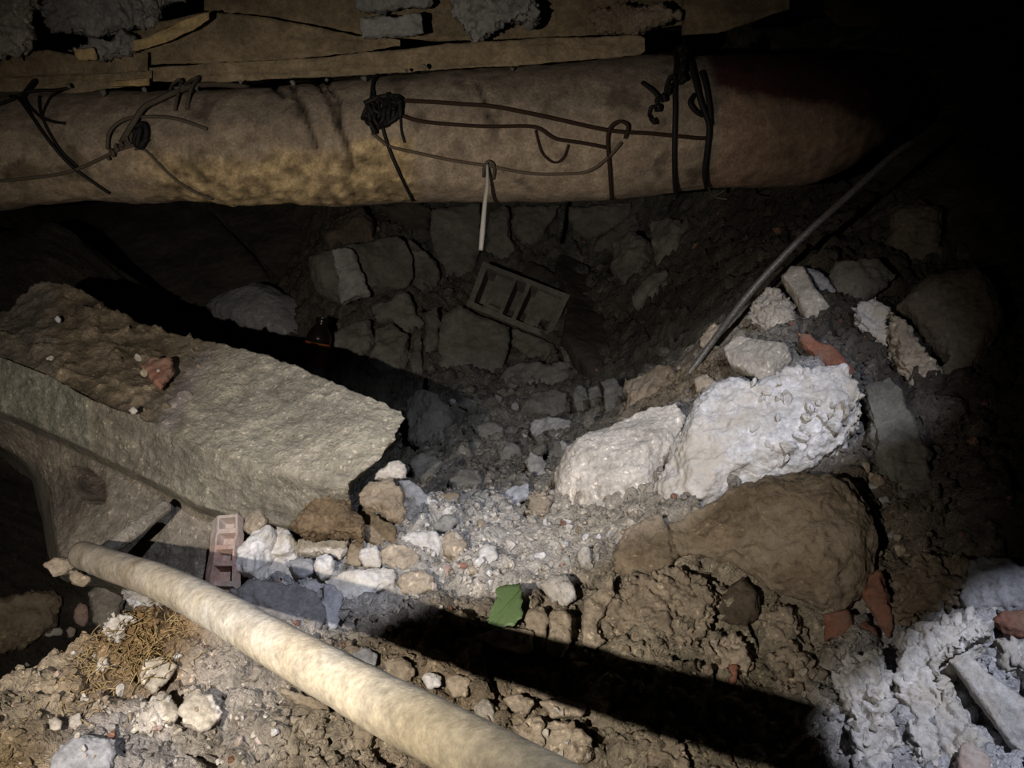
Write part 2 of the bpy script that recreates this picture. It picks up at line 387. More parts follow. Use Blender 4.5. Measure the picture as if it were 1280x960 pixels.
subs = [6, 34, 26, 34, 5, 44, 5]
rows = []
for a, b, s in zip(rails[:-1], rails[1:], subs):
    for k_ in range(s): rows.append(a+(b-a)*k_/s)
rows.append(rails[-1])
V = np.concatenate(rows); nr = len(rows)
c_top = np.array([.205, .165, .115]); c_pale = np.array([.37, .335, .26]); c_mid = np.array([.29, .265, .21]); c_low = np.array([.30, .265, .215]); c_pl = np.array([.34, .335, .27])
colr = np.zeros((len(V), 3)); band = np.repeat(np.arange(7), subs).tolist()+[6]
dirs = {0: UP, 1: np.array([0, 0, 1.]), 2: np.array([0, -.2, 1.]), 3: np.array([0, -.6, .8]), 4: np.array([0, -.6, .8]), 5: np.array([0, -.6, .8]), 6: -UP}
hole = (108, 606)
for i in range(nr):
    for j in range(NC):
        q = i*NC+j; p = V[q]; b = band[i]
        r = p-CAM; dd = np.dot(r, FWD); u = 640+F*np.dot(r, RIGHT)/dd; v = 480-F*np.dot(r, UP)/dd
        n1 = fbm(p, 5, 4); n2 = fbm(p, 28, 4)
        z = .009*n1+.0042*n2+.0035*fbm(p, 90, 3)
        if b in (1, 2):
            s = (u-(236+(v-480)*-.55))/16       # step where the paler screed begins
            w_ = 1/(1+math.exp(-s+1.2*n2)); c = c_top*(1-w_)+c_pale*w_; z += .016*w_-.008
            if u < 240:
                f5 = fbm(p, 16, 5); z += .022*max(0, f5); c = c*(1+.55*n2+.3*f5)
            g = math.exp(-(((u-232)+(v-490)*.55)/14)**2) if v > 440 else 0
            c = c*(1-.8*g)+np.array([.30, .26, .25])*.8*g
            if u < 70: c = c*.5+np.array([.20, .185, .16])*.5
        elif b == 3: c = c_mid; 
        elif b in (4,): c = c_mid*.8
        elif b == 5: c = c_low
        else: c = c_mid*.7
        if b == 3:
            lim = 118+(v-520)*.1
            if u < lim-5: c = c_pl; z += .007
            elif u < lim+5: z -= .004
        hx, hy = (u-hole[0]), (v-hole[1]); ca, sa = math.cos(.75), math.sin(.75)
        e = ((hx*ca+hy*sa)/27)**2+((-hx*sa+hy*ca)/15)**2
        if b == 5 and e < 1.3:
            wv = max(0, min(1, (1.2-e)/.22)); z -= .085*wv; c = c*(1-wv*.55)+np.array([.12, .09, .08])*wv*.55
        if b in (0, 6): z = .02*n1+.006*n2
        if i in (0,): z = 0
        edge = min(1, (NC-1-j)/4.0)
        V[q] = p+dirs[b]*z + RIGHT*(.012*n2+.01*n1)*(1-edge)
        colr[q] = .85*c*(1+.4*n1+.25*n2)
fs = grid_faces(nr, NC)
# broken right end: fan of the end column
endc = [i*NC+NC-1 for i in range(nr)]
ec = V[endc].mean(0)+np.array([-.03, .05, -.05]); V = np.concatenate([V, [ec]]); colr = np.concatenate([colr, [c_pale]])
fs += [(endc[i+1], len(V)-1, endc[i]) for i in range(nr-1)]
stc = [i*NC for i in range(nr)]; sc_ = V[stc].mean(0); V = np.concatenate([V, [sc_]]); colr = np.concatenate([colr, [c_mid]])
fs += [(stc[i], len(V)-1, stc[i+1]) for i in range(nr-1)]
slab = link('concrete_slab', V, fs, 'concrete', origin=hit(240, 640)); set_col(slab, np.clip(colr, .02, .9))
tag(slab, 'big tilted concrete slab with mud on top and a small oval hole in its face', 'slab', kind='thing')
SOLIDS.append(slab)

_se = bpy.context.view_layer.update()
SLAB = BVHTree.FromPolygons((np.array([v.co[:] for v in slab.data.vertices])+np.array(slab.location)).tolist(), [tuple(p.vertices) for p in slab.data.polygons])
def hit2(u, v):
    g = hit(u, v)
    if u > 430 or v < 600: return g
    loc, nn, _, ds = SLAB.ray_cast(Vector(CAM), Vector(norm(ray(u, v))))
    return np.array(loc) if loc is not None and ds < np.linalg.norm(g-CAM) else g

# ------------------------------------------------------------------ the long rounded beam overhead
TOP = [(-140,118),(0,118),(230,118),(330,115),(440,105),(560,95),(650,88),(760,80),(850,75),(1000,72),(1060,80),(1125,120)]
BOT = [(-140,268),(0,262),(60,252),(110,248),(160,252),(220,250),(290,256),(310,257),(340,252),(420,254),(500,251),(560,252),(640,250),(700,252),(760,248),(830,242),(890,234),(950,232),(1020,228),(1060,212),(1125,160)]
def bprof(u):
    t = np.interp(u, *np.array(TOP, float).T); b = np.interp(u, *np.array(BOT, float).T); return (t+b)/2, (b-t)/2
def bdepth(u): return 1.86+.10*max(0, (u-600)/500)**2
def beam_pt(u, v, off=.004):
    vc, hf = bprof(u); t = max(-.999, min(.999, (vc-v)/hf)); d = bdepth(u); r = hf*d/F
    return P(u, vc, d)+(r+off)*(t*UP-math.sqrt(1-t*t)*FWD)
CR = [[(375,118),(385,140),(395,155),(402,175),(412,205)],[(402,112),(415,128),(428,150),(436,175),(447,200),(452,225)],[(414,110),(424,128),(438,150),(440,182)],[(600,128),(608,150),(612,172)],[(345,112),(372,140)]]
us = np.arange(-140, 1126, 4.0); NA = 110; V = []; colr = []
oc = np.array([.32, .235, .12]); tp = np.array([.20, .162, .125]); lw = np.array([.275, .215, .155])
for u in us:
    vc, hf = bprof(u); d = bdepth(u); r = hf*d/F; c0 = P(u, vc, d)
    for a in range(NA):
        th = 2*math.pi*a/NA; t = math.sin(th); fr = math.cos(th)
        dirn = t*UP-fr*FWD; p = c0+r*dirn; v = vc-hf*t
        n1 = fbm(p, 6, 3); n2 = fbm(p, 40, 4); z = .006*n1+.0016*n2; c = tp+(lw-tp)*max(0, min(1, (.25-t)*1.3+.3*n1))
        if fr > 0:
            wo = 0
            if 150 < u < 530:
                wo = max(0, min(1, min((u-170)/70, (520-u)/14, (v-(205-.028*(u-200)*0.5)-14*n1)/16)))
                if 445 < u: wo = max(0, min(1, min((535-u)/20, (v-192-10*n1)/8)))
            elif u <= 150: wo = .25*max(0, min(1, (v-205)/30))
            c = c*(1-.8*wo)+oc*.8*wo; z += wo*(.003+.003*n2)
            c = c*(1+wo*(.55*n2+.35*fbm(p, 110, 2))); z += wo*.0022*fbm(p, 75, 3)
            for cr in CR:
                for (x0, y0), (x1, y1) in zip(cr[:-1], cr[1:]):
                    if abs(u-(x0+x1)/2) > 30: continue
                    tt = max(0, min(1, ((u-x0)*(x1-x0)+(v-y0)*(y1-y0))/((x1-x0)**2+(y1-y0)**2)))
                    dd = math.hypot(u-x0-tt*(x1-x0), v-y0-tt*(y1-y0))
                    wv = max(0, 1-dd/(4.5+3*n1+2*n2)); z -= .012*wv; c = c*(1-.85*wv)
            c = c*(1-.5*max(0, min(1, (fbm(p+5, 13, 4)-.25)*3)))*(1+.22*n2)
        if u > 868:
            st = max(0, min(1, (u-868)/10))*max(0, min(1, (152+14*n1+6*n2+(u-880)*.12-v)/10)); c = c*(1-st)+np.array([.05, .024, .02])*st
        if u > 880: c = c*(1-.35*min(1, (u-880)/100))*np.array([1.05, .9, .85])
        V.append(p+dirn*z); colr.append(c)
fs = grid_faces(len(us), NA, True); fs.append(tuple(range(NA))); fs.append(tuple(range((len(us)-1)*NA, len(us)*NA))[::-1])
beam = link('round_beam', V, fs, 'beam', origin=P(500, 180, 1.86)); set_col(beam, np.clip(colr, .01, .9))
tag(beam, 'long thick rounded beam caked in brown clay, spanning over the pit', 'beam', kind='thing')
SOLIDS.append(beam)

def wires(name, label, strands, mat, group=None):
    """strands: lists of (u, v[, lift]) laid on the beam, each with a radius"""
    e = None; parts = []
    for pts, rad in [st[:2] for st in strands]:
        q = [beam_pt(p[0], p[1], (p[2] if len(p) > 2 else .004)+rad) for p in pts]
        parts.append(tube_mesh(q, rad, 6, 4))
    V, Fc = parts[0]
    o = link(name, V, Fc, mat); tag(o, label, 'wire', group)
    for (v, f), st in zip(parts[1:], strands[1:]): child('strand', v, f, st[2] if len(st) > 2 else mat, o)
    return o
def coil(p0, p1, turns, rad_px, lift=.008):
    out = []
    for i in range(turns*8+1):
        t = i/(turns*8); a = 2*math.pi*i/8; jx, jy = rng.uniform(-1.6, 1.6, 2)*rad_px/8
        out.append((p0[0]+(p1[0]-p0[0])*t+rad_px*.3*math.cos(a)+jx*1.5, p0[1]+(p1[1]-p0[1])*t+rad_px*math.sin(a)*(.75+.3*math.sin(i*1.7))+jy, lift*(1+math.cos(a))))
    return out
R1 = .0042
wires('tie_wire', 'crossed grey tie wire with two strands running down the beam end', [
    ([(-20,172),(0,167),(45,153),(70,141,.012),(95,132),(112,126),(138,117)], R1),
    ([(48,143),(62,150,.012),(78,165,.012),(100,195),(120,220),(140,236),(152,245)], R1*.9),
    ([(82,143),(88,158),(98,180),(112,205),(128,222)], R1*.8),
    ([(60,143),(66,128,.02),(72,130,.02),(68,148,.012),(85,165),(102,174),(120,177)], R1*.8),
    ([(103,128),(96,140),(94,155),(92,172)], R1*.7)], 'wire_black')
wires('tie_wire', 'long dark tie wire ending in a coiled twist beside looped ends', [
    ([(-20,242),(0,240),(60,233),(115,226),(160,214),(180,206),(202,200)], R1*1.0),
    (coil((168,211),(200,193), 5, 5), R1*.8),
    ([(188,196),(205,180,.02),(215,165,.02),(228,155,.015),(242,147,.015),(262,132,.01),(285,121),(312,111)], R1*1.5),
    ([(240,150,.02),(238,135,.02),(246,130,.025),(250,145,.02),(249,165,.012)], R1*.8),
    ([(252,140,.02),(256,126,.02),(265,126,.025),(264,142,.02),(261,161)], R1*.9),
    ([(170,205,.01),(176,188,.015),(192,176,.015),(215,172,.012),(250,174,.01),(287,185)], R1*.9),
    ([(200,205),(212,206),(235,230),(255,244),(275,251)], R1*.7),
    ([(204,182,.008),(214,180,.010),(217,190,.010),(209,203,.010),(203,196,.010),(211,184,.014),(206,202,.012),(218,194,.01)], R1*1.5, 'wire_black')], 'wire_grey')
wires('tie_wire', 'black tie wire with a tangled knot round the middle of the beam', [
    ([(482,99),(478,115),(477,132),(481,150),(484,160)], R1*.9),
    ([(476,132),(476,155),(474,165)], R1*.6),
    ([(490,180),(494,195),(500,212),(508,230),(518,250)], R1*.9),
    (coil((472,172),(512,162), 7, 13, .012), R1*1.1),
    (coil((478,182),(505,170), 5, 11, .016), R1*1.0),
    ([(470,160,.01),(490,153,.012),(512,155,.01),(508,175,.015),(490,182,.014),(474,170,.01)], R1*1.4),
    ([(511,165),(512,178),(513,190),(516,200)], R1*.7)], 'wire_black')
wires('rusty_wire', 'upper of two rusty wires running along the beam from the knot', [([(488,153,.008),(520,155),(550,157),(585,160),(620,163),(680,175),(740,187),(770,190),(800,191),(850,194),(866,194)], R1*1.1)], 'wire_rust')
wires('rusty_wire', 'lower of two rusty wires along the beam, with a drooping loop', [
    ([(508,170,.008),(530,177),(560,181),(610,184),(655,184),(672,187),(690,197),(720,201),(748,205)], R1*1.0),
    ([(667,188),(672,205),(678,214),(690,220),(700,215),(705,203)], R1*.6)], 'wire_rust')
wires('grey_cord', 'faint clay-grey cord sagging along the underside of the beam', [([(478,190),(488,197),(500,204),(540,212),(575,218),(610,222),(660,229),(700,230),(730,227),(752,214),(766,200)], R1*.85)], 'cord')
wires('rusty_wire', 'rusty hooked wire loop hanging down the beam where both wires end', [([(770,196),(772,184,.012),(762,180,.012),(752,186,.01),(750,200),(754,222),(758,238),(763,247)], R1*1.0)], 'wire_rust')
wires('tie_wire', 'thick black doubled tie wire looped over the dim part of the beam', [
    ([(836,82),(832,105),(828,125),(826,140),(826,165),(827,195),(831,220),(838,236),(846,241)], R1*1.4),
    ([(844,84),(846,110),(850,135),(856,160),(866,182),(867,205),(870,225),(880,234)], R1*1.5),
    (coil((840,85),(832,140), 4, 8, .012), R1*1.3),
    ([(858,122),(862,140),(866,165),(868,182)], R1*1.3),
    (coil((798,176),(822,138), 4, 7, .014), R1*1.0),
    ([(789,136),(800,148,.012),(806,155,.012)], R1*1.1),
    ([(848,150),(842,160,.012),(848,168,.012),(858,172)], R1*1.2)], 'wire_black')
wires('wire_scrap', 'crossed wisps of thin wire poking from under the dim beam', [([(872,228,.01),(890,238,.02),(908,252,.03)], R1*.5), ([(900,232,.02),(893,246,.02),(888,252,.02)], R1*.4)], 'wire_grey')
# hanging pale pin
a0 = beam_pt(611, 220, .012)
v, f = tube_mesh([a0, P(609,232,bdepth(610)-.128), P(606,255,bdepth(610)-.12), P(603,290,bdepth(610)-.11), P(601,313,bdepth(610)-.105)], [.003,.004,.005,.006,.005], 8, 4)
pin = link('hanging_pin', v, f, 'pin'); tag(pin, 'thin pale stick hanging from a wire hook under the beam', 'stick')
v, f = tube_mesh([beam_pt(606, 232, .006), beam_pt(608, 222, .012), beam_pt(613, 217, .014), beam_pt(619, 222, .012), beam_pt(618, 234, .006)], .0035, 6, 4)
child('hook', v, f, 'wire_grey', pin)

# ------------------------------------------------------------------ boards and debris above the beam
def plank(name, edge, d, thick, mat, label, cat='plank', back=.10, step=5):
    e = np.array(edge, float); us_ = np.arange(e[0, 0], e[-1, 0]+.1, step); V = []; S = 12
    for u in us_:
        t = np.interp(u, e[:, 0], e[:, 1]); b = np.interp(u, e[:, 0], e[:, 2]); dd = d
        fr = [P(u, t+(b-t)*i/S, dd) for i in range(S+1)]; bk = [P(u, b, dd+thick), P(u, (t+b)/2, dd+thick), P(u, t, dd+thick)]
        for p in fr+bk:
            q = p*np.array([.12, 1, 1]); z = .0035*noise.fractal(Vector(q*45), .8, 2.1, 4)+.002*fbm(p, 60, 2)
            V.append(p-FWD*z+UP*.6*z)
    nc = S+4; fs = grid_faces(len(us_), nc, True); fs.append(tuple(range(nc))); fs.append(tuple(range((len(us_)-1)*nc, len(us_)*nc))[::-1])
    o = link(name, V, fs, mat); tag(o, label, cat); SOLIDS.append(o); return o
plank('plank', [(186,84,102),(260,80,103),(400,72,97),(470,65,93),(540,57,88),(600,52,85),(700,46,78),(800,44,69),(806,48,64)], 1.80, .05, 'wood', 'long thin straight plank resting along the top of the round beam')
plank('plank', [(150,45,84),(200,28,80),(260,14,79),(330,22,76),(390,32,71),(440,44,66),(500,50,57)], 1.86, .05, 'wood', 'wide split board wedged above the long thin plank')
plank('plank', [(-60,72,100),(60,62,98),(110,72,95),(185,66,90)], 1.82, .05, 'wood', 'short brown board under the crumbly strip beside grey rubble')
plank('plank', [(-60,96,119),(0,97,120),(100,93,116),(190,88,104)], 1.79, .05, 'wood', 'lowest weathered board lying against the beam under grey rubble', step=5)
plank('plank', [(142,101,109),(165,100,108),(190,99,107)], 1.76, .03, 'straw', 'short straw-yellow splinter of board just over the beam')
plank('plank', [(255,-30,13),(390,-30,31),(450,-30,43),(540,-30,52),(640,-30,50),(720,-30,46),(800,-30,40),(870,-30,28)], 1.95, .06, 'wood', 'broad dim brown board behind the grey block and plaster clump')
plank('plank', [(852,-30,44),(900,-30,40),(950,-30,24),(990,-30,10)], 1.84, .08, 'wood', 'dim reddish brown timber end beyond the long plank')
plank('plank', [(1030,-30,16),(1050,-30,33),(1150,-30,34),(1230,-30,28),(1262,-30,6)], 1.9, .08, 'dark', 'nearly black timber in the darkest corner above the beam')
plank('splinter', [(166,52,64),(185,48,60),(215,32,50),(240,22,38),(262,14,22)], 1.77, .02, 'straw', 'yellow broken wood splinter slanting up over the wide board', 'splinter')
chunk('concrete_chunk', [(-60,-30),(42,-30),(50,8),(38,30),(44,46),(32,66),(18,64),(6,76),(-60,80)], 'pale', 'pale grey crumbly rubble lump jutting into the corner above the boards', 'rubble', depth=1.72, tilt=.9, h=.3, rough=.2, crumb=28)
chunk('concrete_chunk', [(52,-30),(260,-30),(210,4),(196,26),(160,38),(110,46),(62,42),(50,22)], 'grey', 'wide rough grey rubble mass lying on the boards above the beam', 'rubble', depth=1.80, tilt=.9, h=.25, rough=.2, crumb=28)
chunk('plaster_chunk', [(84,62),(120,50),(160,40),(178,55),(160,70),(130,74),(100,76)], 'grey', 'crumbly mortar strip stuck on the short brown board', 'rubble', depth=1.78, tilt=.9, h=.3, rough=.25, crumb=45)
chunk('foam_scrap', [(91,60),(118,59),(123,73),(98,77)], 'straw', 'small cream scrap at the end of the mortar strip', 'scrap', depth=1.74, tilt=.9, h=.3)
chunk('concrete_chunk', [(440,-30),(545,-30),(540,10),(455,16),(444,8)], 'grey', 'grey block hanging above the paler flat block over the planks', 'rubble', depth=1.85, tilt=.9, h=.2)
chunk('concrete_chunk', [(449,22),(527,16),(532,42),(452,49)], 'grey', 'flat pale grey oblong block lying on the long plank', 'rubble', depth=1.82, tilt=.9, h=.2, k=8, facets=1)
chunk('plaster_chunk', [(556,-30),(672,-30),(673,32),(655,26),(635,25),(612,36),(600,56),(592,58),(580,40),(566,20)], 'grey', 'ragged grey plaster clump drooping over the long plank', 'rubble', depth=1.80, tilt=.9, h=.3, rough=.22, crumb=30)
chunk('concrete_chunk', [(733,18),(765,8),(830,2),(850,20),(800,45),(745,44)], 'brown', 'dull brown lump sitting at the thin end of the long plank', 'rubble', depth=1.82, tilt=.9, h=.3, crumb=40)
for k_, (u, v, s) in enumerate([(300,103,4),(366,104,5),(408,100,4),(455,99,5),(508,88,4),(530,84,5),(222,112,6),(180,113,5),(85,108,5),(246,112,4),(128,116,6),(640,86,4)]):
    chunk('mortar_crumb', [(u-s,v-s*.6),(u+s*.4,v-s),(u+s,v+s*.3),(u,v+s)], 'cavity', 'small mortar crumb caught between the long plank and the beam', 'crumb', depth=1.745, tilt=.9, group='mortar crumbs between plank and beam', solid=False)

# ------------------------------------------------------------------ thin rod, pole, short stick
def on_ground(u, v, lift):
    p = hit(u, v); return p+ground_n(p)*lift
v, f = tube_mesh([P(1140,178,1.74),P(1115,195,1.73),P(1060,245,1.72),P(1010,290,1.72),P(970,330,1.73),P(930,375,1.76),P(885,435,1.82),P(850,482,1.84)], .0075, 8, 6)
rod = link('metal_rod', v, f, 'rod'); tag(rod, 'thin straight metal rod slanting from the beam end down the mound', 'rod')
polepts = [(104,694,1.20),(140,707,1.11),(200,728,1.0),(270,762,.87),(330,797,.765),(400,836,.675),(480,881,.60),(560,922,.542),(630,960,.492),(760,1032,.42),(900,1110,.355)]
pp = np.array([P(u, v, 1/(1/1.2+(u-104)/526*(1/.492-1/1.2))) for u, v, _ in polepts]); V, Fc = tube_mesh(pp, [.0205, .0205, .0205, .021, .021, .0205], 40, 22, .035)
pole = link('wooden_pole', V, Fc, 'poleskin', origin=pp[3])
pc = []
for p in V:
    n1 = fbm(p, 9, 4); n2 = fbm(p, 35, 3); t = max(0, min(1, .5+n1*1.1))
    c = np.array([.56, .545, .51])*(1-t)+np.array([.42, .37, .29])*t
    if n2 > .45: c = c*.78
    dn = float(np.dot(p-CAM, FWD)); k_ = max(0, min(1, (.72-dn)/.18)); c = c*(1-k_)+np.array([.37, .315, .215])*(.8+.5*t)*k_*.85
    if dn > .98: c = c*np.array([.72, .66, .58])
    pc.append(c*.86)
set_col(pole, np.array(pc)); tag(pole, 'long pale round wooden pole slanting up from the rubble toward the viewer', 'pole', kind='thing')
v, f = tube_mesh([P(118,700,1.30),P(150,676,1.335),P(180,654,1.37),P(208,632,1.41)], .013, 14, 6, .08)
stick = link('wooden_stick', v, f, 'concrete'); set_col(stick, np.full((len(v), 3), .26)*np.array([1.05, .95, .8])); tag(stick, 'short dusty round stick leaning on the concrete slab by the pole end', 'stick')

# ------------------------------------------------------------------ pit: panels, blocks and stones in the dark
CV = 'cavity'
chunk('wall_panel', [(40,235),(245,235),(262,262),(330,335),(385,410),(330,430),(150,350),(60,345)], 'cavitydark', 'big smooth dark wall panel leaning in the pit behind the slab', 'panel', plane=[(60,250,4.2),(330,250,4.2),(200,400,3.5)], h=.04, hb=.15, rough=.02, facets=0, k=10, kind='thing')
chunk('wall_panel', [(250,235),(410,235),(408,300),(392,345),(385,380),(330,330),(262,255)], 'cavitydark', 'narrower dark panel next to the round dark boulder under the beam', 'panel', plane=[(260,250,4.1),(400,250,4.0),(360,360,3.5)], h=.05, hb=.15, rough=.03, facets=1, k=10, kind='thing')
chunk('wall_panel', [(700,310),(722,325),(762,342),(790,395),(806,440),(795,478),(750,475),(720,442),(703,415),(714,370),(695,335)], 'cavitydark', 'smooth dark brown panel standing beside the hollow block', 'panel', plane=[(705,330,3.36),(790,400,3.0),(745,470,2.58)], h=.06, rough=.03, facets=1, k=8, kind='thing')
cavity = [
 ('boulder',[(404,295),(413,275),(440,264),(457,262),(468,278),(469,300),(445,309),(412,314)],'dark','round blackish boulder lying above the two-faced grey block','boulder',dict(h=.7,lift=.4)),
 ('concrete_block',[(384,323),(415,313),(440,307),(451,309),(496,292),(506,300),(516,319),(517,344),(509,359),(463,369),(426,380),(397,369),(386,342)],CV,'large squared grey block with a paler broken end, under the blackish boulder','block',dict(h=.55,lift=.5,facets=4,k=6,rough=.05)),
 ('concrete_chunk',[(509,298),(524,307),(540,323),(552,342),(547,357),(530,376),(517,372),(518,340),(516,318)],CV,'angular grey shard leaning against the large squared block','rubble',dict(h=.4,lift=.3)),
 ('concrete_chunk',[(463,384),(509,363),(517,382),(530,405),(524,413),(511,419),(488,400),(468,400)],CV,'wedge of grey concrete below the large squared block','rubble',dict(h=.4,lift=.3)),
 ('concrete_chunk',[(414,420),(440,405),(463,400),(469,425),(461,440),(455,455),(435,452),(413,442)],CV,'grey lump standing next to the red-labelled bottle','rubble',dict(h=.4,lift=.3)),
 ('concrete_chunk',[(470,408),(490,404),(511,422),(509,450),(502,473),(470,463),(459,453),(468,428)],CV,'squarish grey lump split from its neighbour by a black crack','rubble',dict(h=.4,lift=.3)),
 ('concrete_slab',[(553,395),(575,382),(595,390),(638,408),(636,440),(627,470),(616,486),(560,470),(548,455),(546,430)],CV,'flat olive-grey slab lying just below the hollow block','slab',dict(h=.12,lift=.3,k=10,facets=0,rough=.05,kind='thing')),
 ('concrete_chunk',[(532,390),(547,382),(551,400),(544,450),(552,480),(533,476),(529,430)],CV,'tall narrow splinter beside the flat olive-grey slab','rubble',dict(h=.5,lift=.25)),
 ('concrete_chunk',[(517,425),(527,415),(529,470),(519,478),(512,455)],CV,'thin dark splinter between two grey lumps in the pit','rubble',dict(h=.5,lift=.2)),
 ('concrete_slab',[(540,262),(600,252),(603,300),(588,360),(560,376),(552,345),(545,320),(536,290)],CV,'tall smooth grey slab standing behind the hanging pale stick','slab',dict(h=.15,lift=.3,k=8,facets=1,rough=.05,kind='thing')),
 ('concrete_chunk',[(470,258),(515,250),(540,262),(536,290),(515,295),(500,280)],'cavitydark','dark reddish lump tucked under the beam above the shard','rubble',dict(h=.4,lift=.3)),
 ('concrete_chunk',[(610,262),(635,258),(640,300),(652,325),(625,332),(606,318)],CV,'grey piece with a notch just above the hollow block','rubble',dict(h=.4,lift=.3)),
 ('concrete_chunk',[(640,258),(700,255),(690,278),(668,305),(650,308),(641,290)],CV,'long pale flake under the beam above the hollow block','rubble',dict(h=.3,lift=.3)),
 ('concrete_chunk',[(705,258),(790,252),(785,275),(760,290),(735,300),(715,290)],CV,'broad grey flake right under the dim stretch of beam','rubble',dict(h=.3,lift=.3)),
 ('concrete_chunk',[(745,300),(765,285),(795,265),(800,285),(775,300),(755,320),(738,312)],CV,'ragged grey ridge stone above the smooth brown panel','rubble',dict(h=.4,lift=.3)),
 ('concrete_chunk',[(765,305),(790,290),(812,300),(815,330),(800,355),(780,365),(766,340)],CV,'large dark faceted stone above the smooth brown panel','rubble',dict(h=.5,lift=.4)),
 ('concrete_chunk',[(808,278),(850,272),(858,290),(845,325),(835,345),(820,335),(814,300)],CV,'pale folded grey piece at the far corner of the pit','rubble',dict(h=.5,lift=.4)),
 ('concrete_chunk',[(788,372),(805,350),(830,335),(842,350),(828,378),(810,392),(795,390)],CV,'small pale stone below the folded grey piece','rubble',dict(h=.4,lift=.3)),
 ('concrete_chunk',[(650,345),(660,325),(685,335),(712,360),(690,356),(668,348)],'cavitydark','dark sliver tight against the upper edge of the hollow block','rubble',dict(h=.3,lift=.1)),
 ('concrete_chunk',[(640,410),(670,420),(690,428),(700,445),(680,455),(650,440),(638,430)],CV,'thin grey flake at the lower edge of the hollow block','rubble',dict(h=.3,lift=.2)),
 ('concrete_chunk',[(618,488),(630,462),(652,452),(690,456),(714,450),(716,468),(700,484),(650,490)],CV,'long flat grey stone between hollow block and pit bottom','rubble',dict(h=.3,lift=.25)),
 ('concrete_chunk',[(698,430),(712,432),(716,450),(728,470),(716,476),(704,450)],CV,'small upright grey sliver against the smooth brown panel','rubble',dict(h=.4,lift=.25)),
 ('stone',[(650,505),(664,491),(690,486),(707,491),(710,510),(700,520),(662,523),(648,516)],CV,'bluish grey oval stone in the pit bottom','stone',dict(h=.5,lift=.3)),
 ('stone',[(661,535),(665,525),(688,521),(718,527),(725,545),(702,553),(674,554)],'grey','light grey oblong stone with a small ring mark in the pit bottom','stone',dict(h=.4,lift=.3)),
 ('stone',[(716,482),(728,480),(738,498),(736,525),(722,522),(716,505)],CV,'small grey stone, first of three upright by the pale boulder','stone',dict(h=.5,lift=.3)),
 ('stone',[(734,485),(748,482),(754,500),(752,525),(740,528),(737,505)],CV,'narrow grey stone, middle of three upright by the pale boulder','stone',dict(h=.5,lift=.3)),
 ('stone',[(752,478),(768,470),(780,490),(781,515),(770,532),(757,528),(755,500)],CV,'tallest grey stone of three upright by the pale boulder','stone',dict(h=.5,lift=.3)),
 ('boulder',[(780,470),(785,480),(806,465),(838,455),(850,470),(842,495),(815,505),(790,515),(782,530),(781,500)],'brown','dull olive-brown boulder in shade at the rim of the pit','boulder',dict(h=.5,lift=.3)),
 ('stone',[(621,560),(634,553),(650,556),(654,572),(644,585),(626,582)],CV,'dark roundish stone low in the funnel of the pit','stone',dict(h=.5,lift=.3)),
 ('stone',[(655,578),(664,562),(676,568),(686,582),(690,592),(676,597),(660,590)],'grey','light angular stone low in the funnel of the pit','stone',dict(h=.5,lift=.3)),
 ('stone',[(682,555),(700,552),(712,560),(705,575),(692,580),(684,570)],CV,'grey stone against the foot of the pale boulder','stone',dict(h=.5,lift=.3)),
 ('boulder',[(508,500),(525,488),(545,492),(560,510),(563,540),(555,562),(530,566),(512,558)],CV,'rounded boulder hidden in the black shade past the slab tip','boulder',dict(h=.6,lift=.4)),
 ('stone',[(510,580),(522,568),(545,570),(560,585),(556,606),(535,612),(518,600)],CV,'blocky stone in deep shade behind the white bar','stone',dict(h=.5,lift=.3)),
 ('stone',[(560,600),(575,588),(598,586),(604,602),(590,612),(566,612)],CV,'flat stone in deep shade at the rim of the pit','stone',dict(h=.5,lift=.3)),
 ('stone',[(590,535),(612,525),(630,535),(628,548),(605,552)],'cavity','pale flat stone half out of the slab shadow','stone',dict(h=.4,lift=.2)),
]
for nm, pts, mt, lb, ct, kw in cavity: chunk(nm, pts, mt, lb, ct, **kw)

# hollow concrete block (face with three cells)
def cell_block(name, corners, lift, thick, depthf, mat, label, cat, ns=110, ntt=60, plane=None):
    cu = np.mean([c[0] for c in corners]); cv = np.mean([c[1] for c in corners])
    O = hit2(cu, cv); Nn = norm(ground_n(O)*.45+norm(CAM-O)*.55); O = O+Nn*lift
    if plane: 
        a, b, c_ = [P(*q) for q in plane]; Nn = norm(np.cross(b-a, c_-a)); O = a
        if np.dot(Nn, CAM-a) < 0: Nn = -Nn
    def cast(u, v):
        r = ray(u, v); return CAM+r*np.dot(O-CAM, Nn)/np.dot(r, Nn)
    tl, tr, br, bl = [cast(*c) for c in corners]; V = []
    for i in range(ntt+1):
        t = i/ntt
        for j in range(ns+1):
            s = j/ns; p = (tl*(1-s)+tr*s)*(1-t)+(bl*(1-s)+br*s)*t
            z = -depthf(s, t)+.002*fbm(p, 30, 4)
            V.append(p+Nn*z+RIGHT*.002*fbm(p+3, 20, 3))
    fs = grid_faces(ntt+1, ns+1); nc = ns+1
    loop = [j for j in range(nc)]+[i*nc+ns for i in range(1, ntt+1)]+[ntt*nc+j for j in range(ns-1, -1, -1)]+[i*nc for i in range(ntt-1, 0, -1)]
    k0 = len(V); V += [V[q]-Nn*(thick-depthf((q % nc)/ns, (q//nc)/ntt)) for q in loop]; L_ = len(loop)
    fs = [x[::-1] for x in fs]
    fs += [(loop[i], loop[(i+1) % L_], k0+(i+1) % L_, k0+i) for i in range(L_)]
    fs.append(tuple(range(k0, k0+L_))[::-1])
    o = link(name, V, fs, mat, smooth=False); tag(o, label, cat); SOLIDS.append(o); return o
